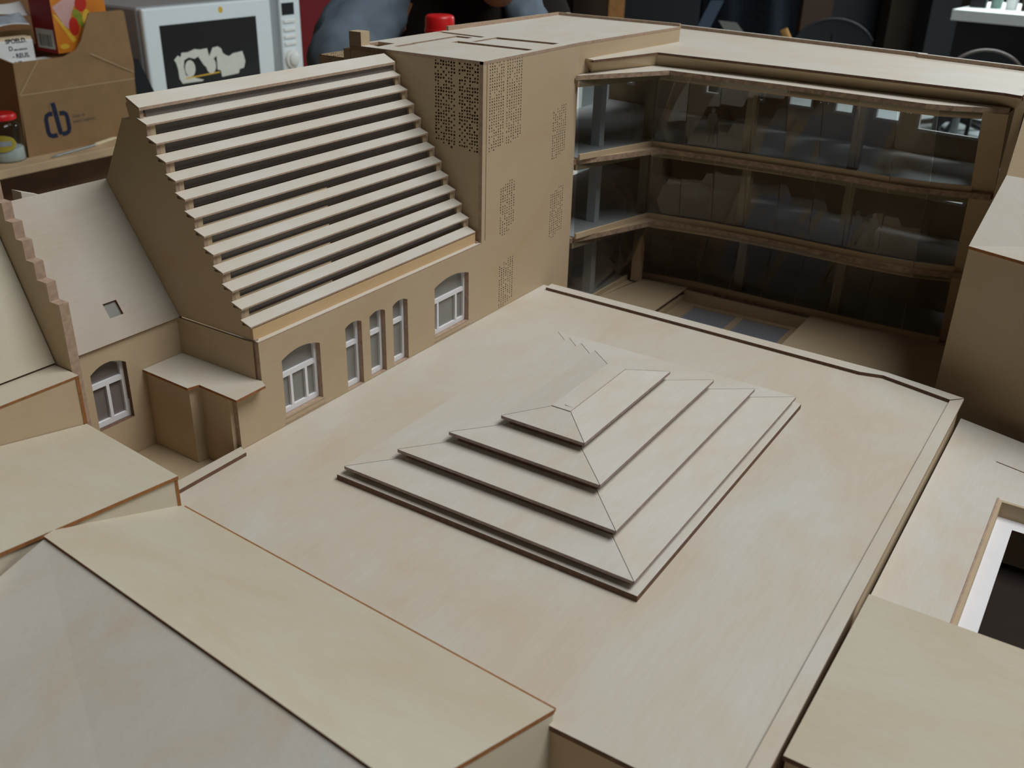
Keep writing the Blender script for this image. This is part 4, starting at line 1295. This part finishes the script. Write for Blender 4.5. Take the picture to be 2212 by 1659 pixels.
# bright white table with clutter
ta, tbp = on('z', -22, 2058, 20), on('z', -22, 2270, 38)
e1 = (tbp - ta)
e1.z = 0
e1.normalize()
e2 = Vector((-e1.y, e1.x, 0))
wt = thing('white_table', 'white table in bright light at the far right of the room', 'table', tuple((ta + e1 * 80).xy) + (FLOOR,))
MB().plate([ta, ta + e1 * 190, ta + e1 * 190 + e2 * 120, ta + e2 * 120], (0, 0, -9), 0, 0).build('table_top', [PAPER], parent=wt)
MB().plate([ta + e1 * 4 + e2 * 6 - Vector((0, 0, 9)), ta + e1 * 186 + e2 * 6 - Vector((0, 0, 9)), Vector((*(ta + e1 * 186 + e2 * 6).xy, -92)), Vector((*(ta + e1 * 4 + e2 * 6).xy, -92))],
           e2 * 2, 0, 0).build('modesty_panel', [BLACK], parent=wt)
for k, (s1_, s2_) in enumerate(((6, 10), (182, 10), (6, 112), (182, 112))):
    p = ta + e1 * s1_ + e2 * s2_
    MB().box(p.x - 2, p.x + 2, p.y - 2, p.y + 2, FLOOR, -31).build('leg', [BLACK], parent=wt)
cl_ = [(10, 40, 7, 30, BLACK, 'black box', 'box'), (24, 46, 5, 26, TEAL, 'green-grey beaker', 'beaker'), (38, 42, 5, 34, PAPER, 'white bottle', 'bottle'),
       (52, 44, 6, 30, DKW, 'brown jar', 'jar'), (66, 40, 4, 22, MATS['cream_wood'], 'cream cup', 'cup'), (76, 46, 4.5, 24, INK, 'dark blue can', 'can'), (92, 40, 6, 30, TEAL, 'tall green-grey pot', 'pot'),
       (120, 48, 16, 26, BLACK, 'wide black case', 'case')]
for (s1_, s2_, r_, h_, mt, lb_, ct_) in cl_:
    p = ta + e1 * s1_ + e2 * s2_
    mb = MB()
    if ct_ in ('box', 'case'):
        mb.box(p.x - r_, p.x + r_, p.y - r_ * 0.6, p.y + r_ * 0.6, -22, -22 + h_)
        o = mb.build(lb_.replace(' ', '_').replace('-', '_'), [mt], bevel=0.6)
    else:
        mb.lathe([(r_ * 0.95, 0), (r_, 1), (r_, h_ * 0.7), (r_ * 0.75, h_ * 0.85), (r_ * 0.7, h_)], (p.x, p.y, -22), 0, 20)
        o = mb.build(lb_.replace(' ', '_').replace('-', '_'), [mt], smooth=True)
    tag(o, lb_ + ' among the clutter on the bright white table', ct_, 'clutter on the white table')

# ------------------------------------------------------------------ lights


def area(name, loc, target, size, power, col, sy=None):
    ld = bpy.data.lights.new(name, 'AREA')
    ld.shape = 'RECTANGLE'
    ld.size = size * S
    ld.size_y = (sy or size) * S
    ld.energy = power
    ld.color = col
    o = bpy.data.objects.new(name, ld)
    COL.objects.link(o)
    o.location = W(loc)
    d = W(target) - W(loc)
    o.rotation_euler = d.to_track_quat('-Z', 'Y').to_euler()
    return o


wd_ = bpy.data.worlds.new('world')
SC.world = wd_
wd_.use_nodes = True
wd_.node_tree.nodes['Background'].inputs['Color'].default_value = (0.86, 0.95, 1.0, 1)
wd_.node_tree.nodes['Background'].inputs['Strength'].default_value = 0.025
area('skylight_lamp', (240, 130, 450), (25, 60, 0), 340, 64.0, (0.97, 0.98, 0.98), 220)
area('far_window_lamp', (40, 1050, 260), (0, 1020, -30), 300, 110.0, (0.85, 0.97, 1.0))
area('left_fill_lamp', (-60, 330, 280), (-300, 230, -10), 160, 3.6, (0.9, 0.97, 1.0))  # unseen fill lamp brightening the bench, box and microwave
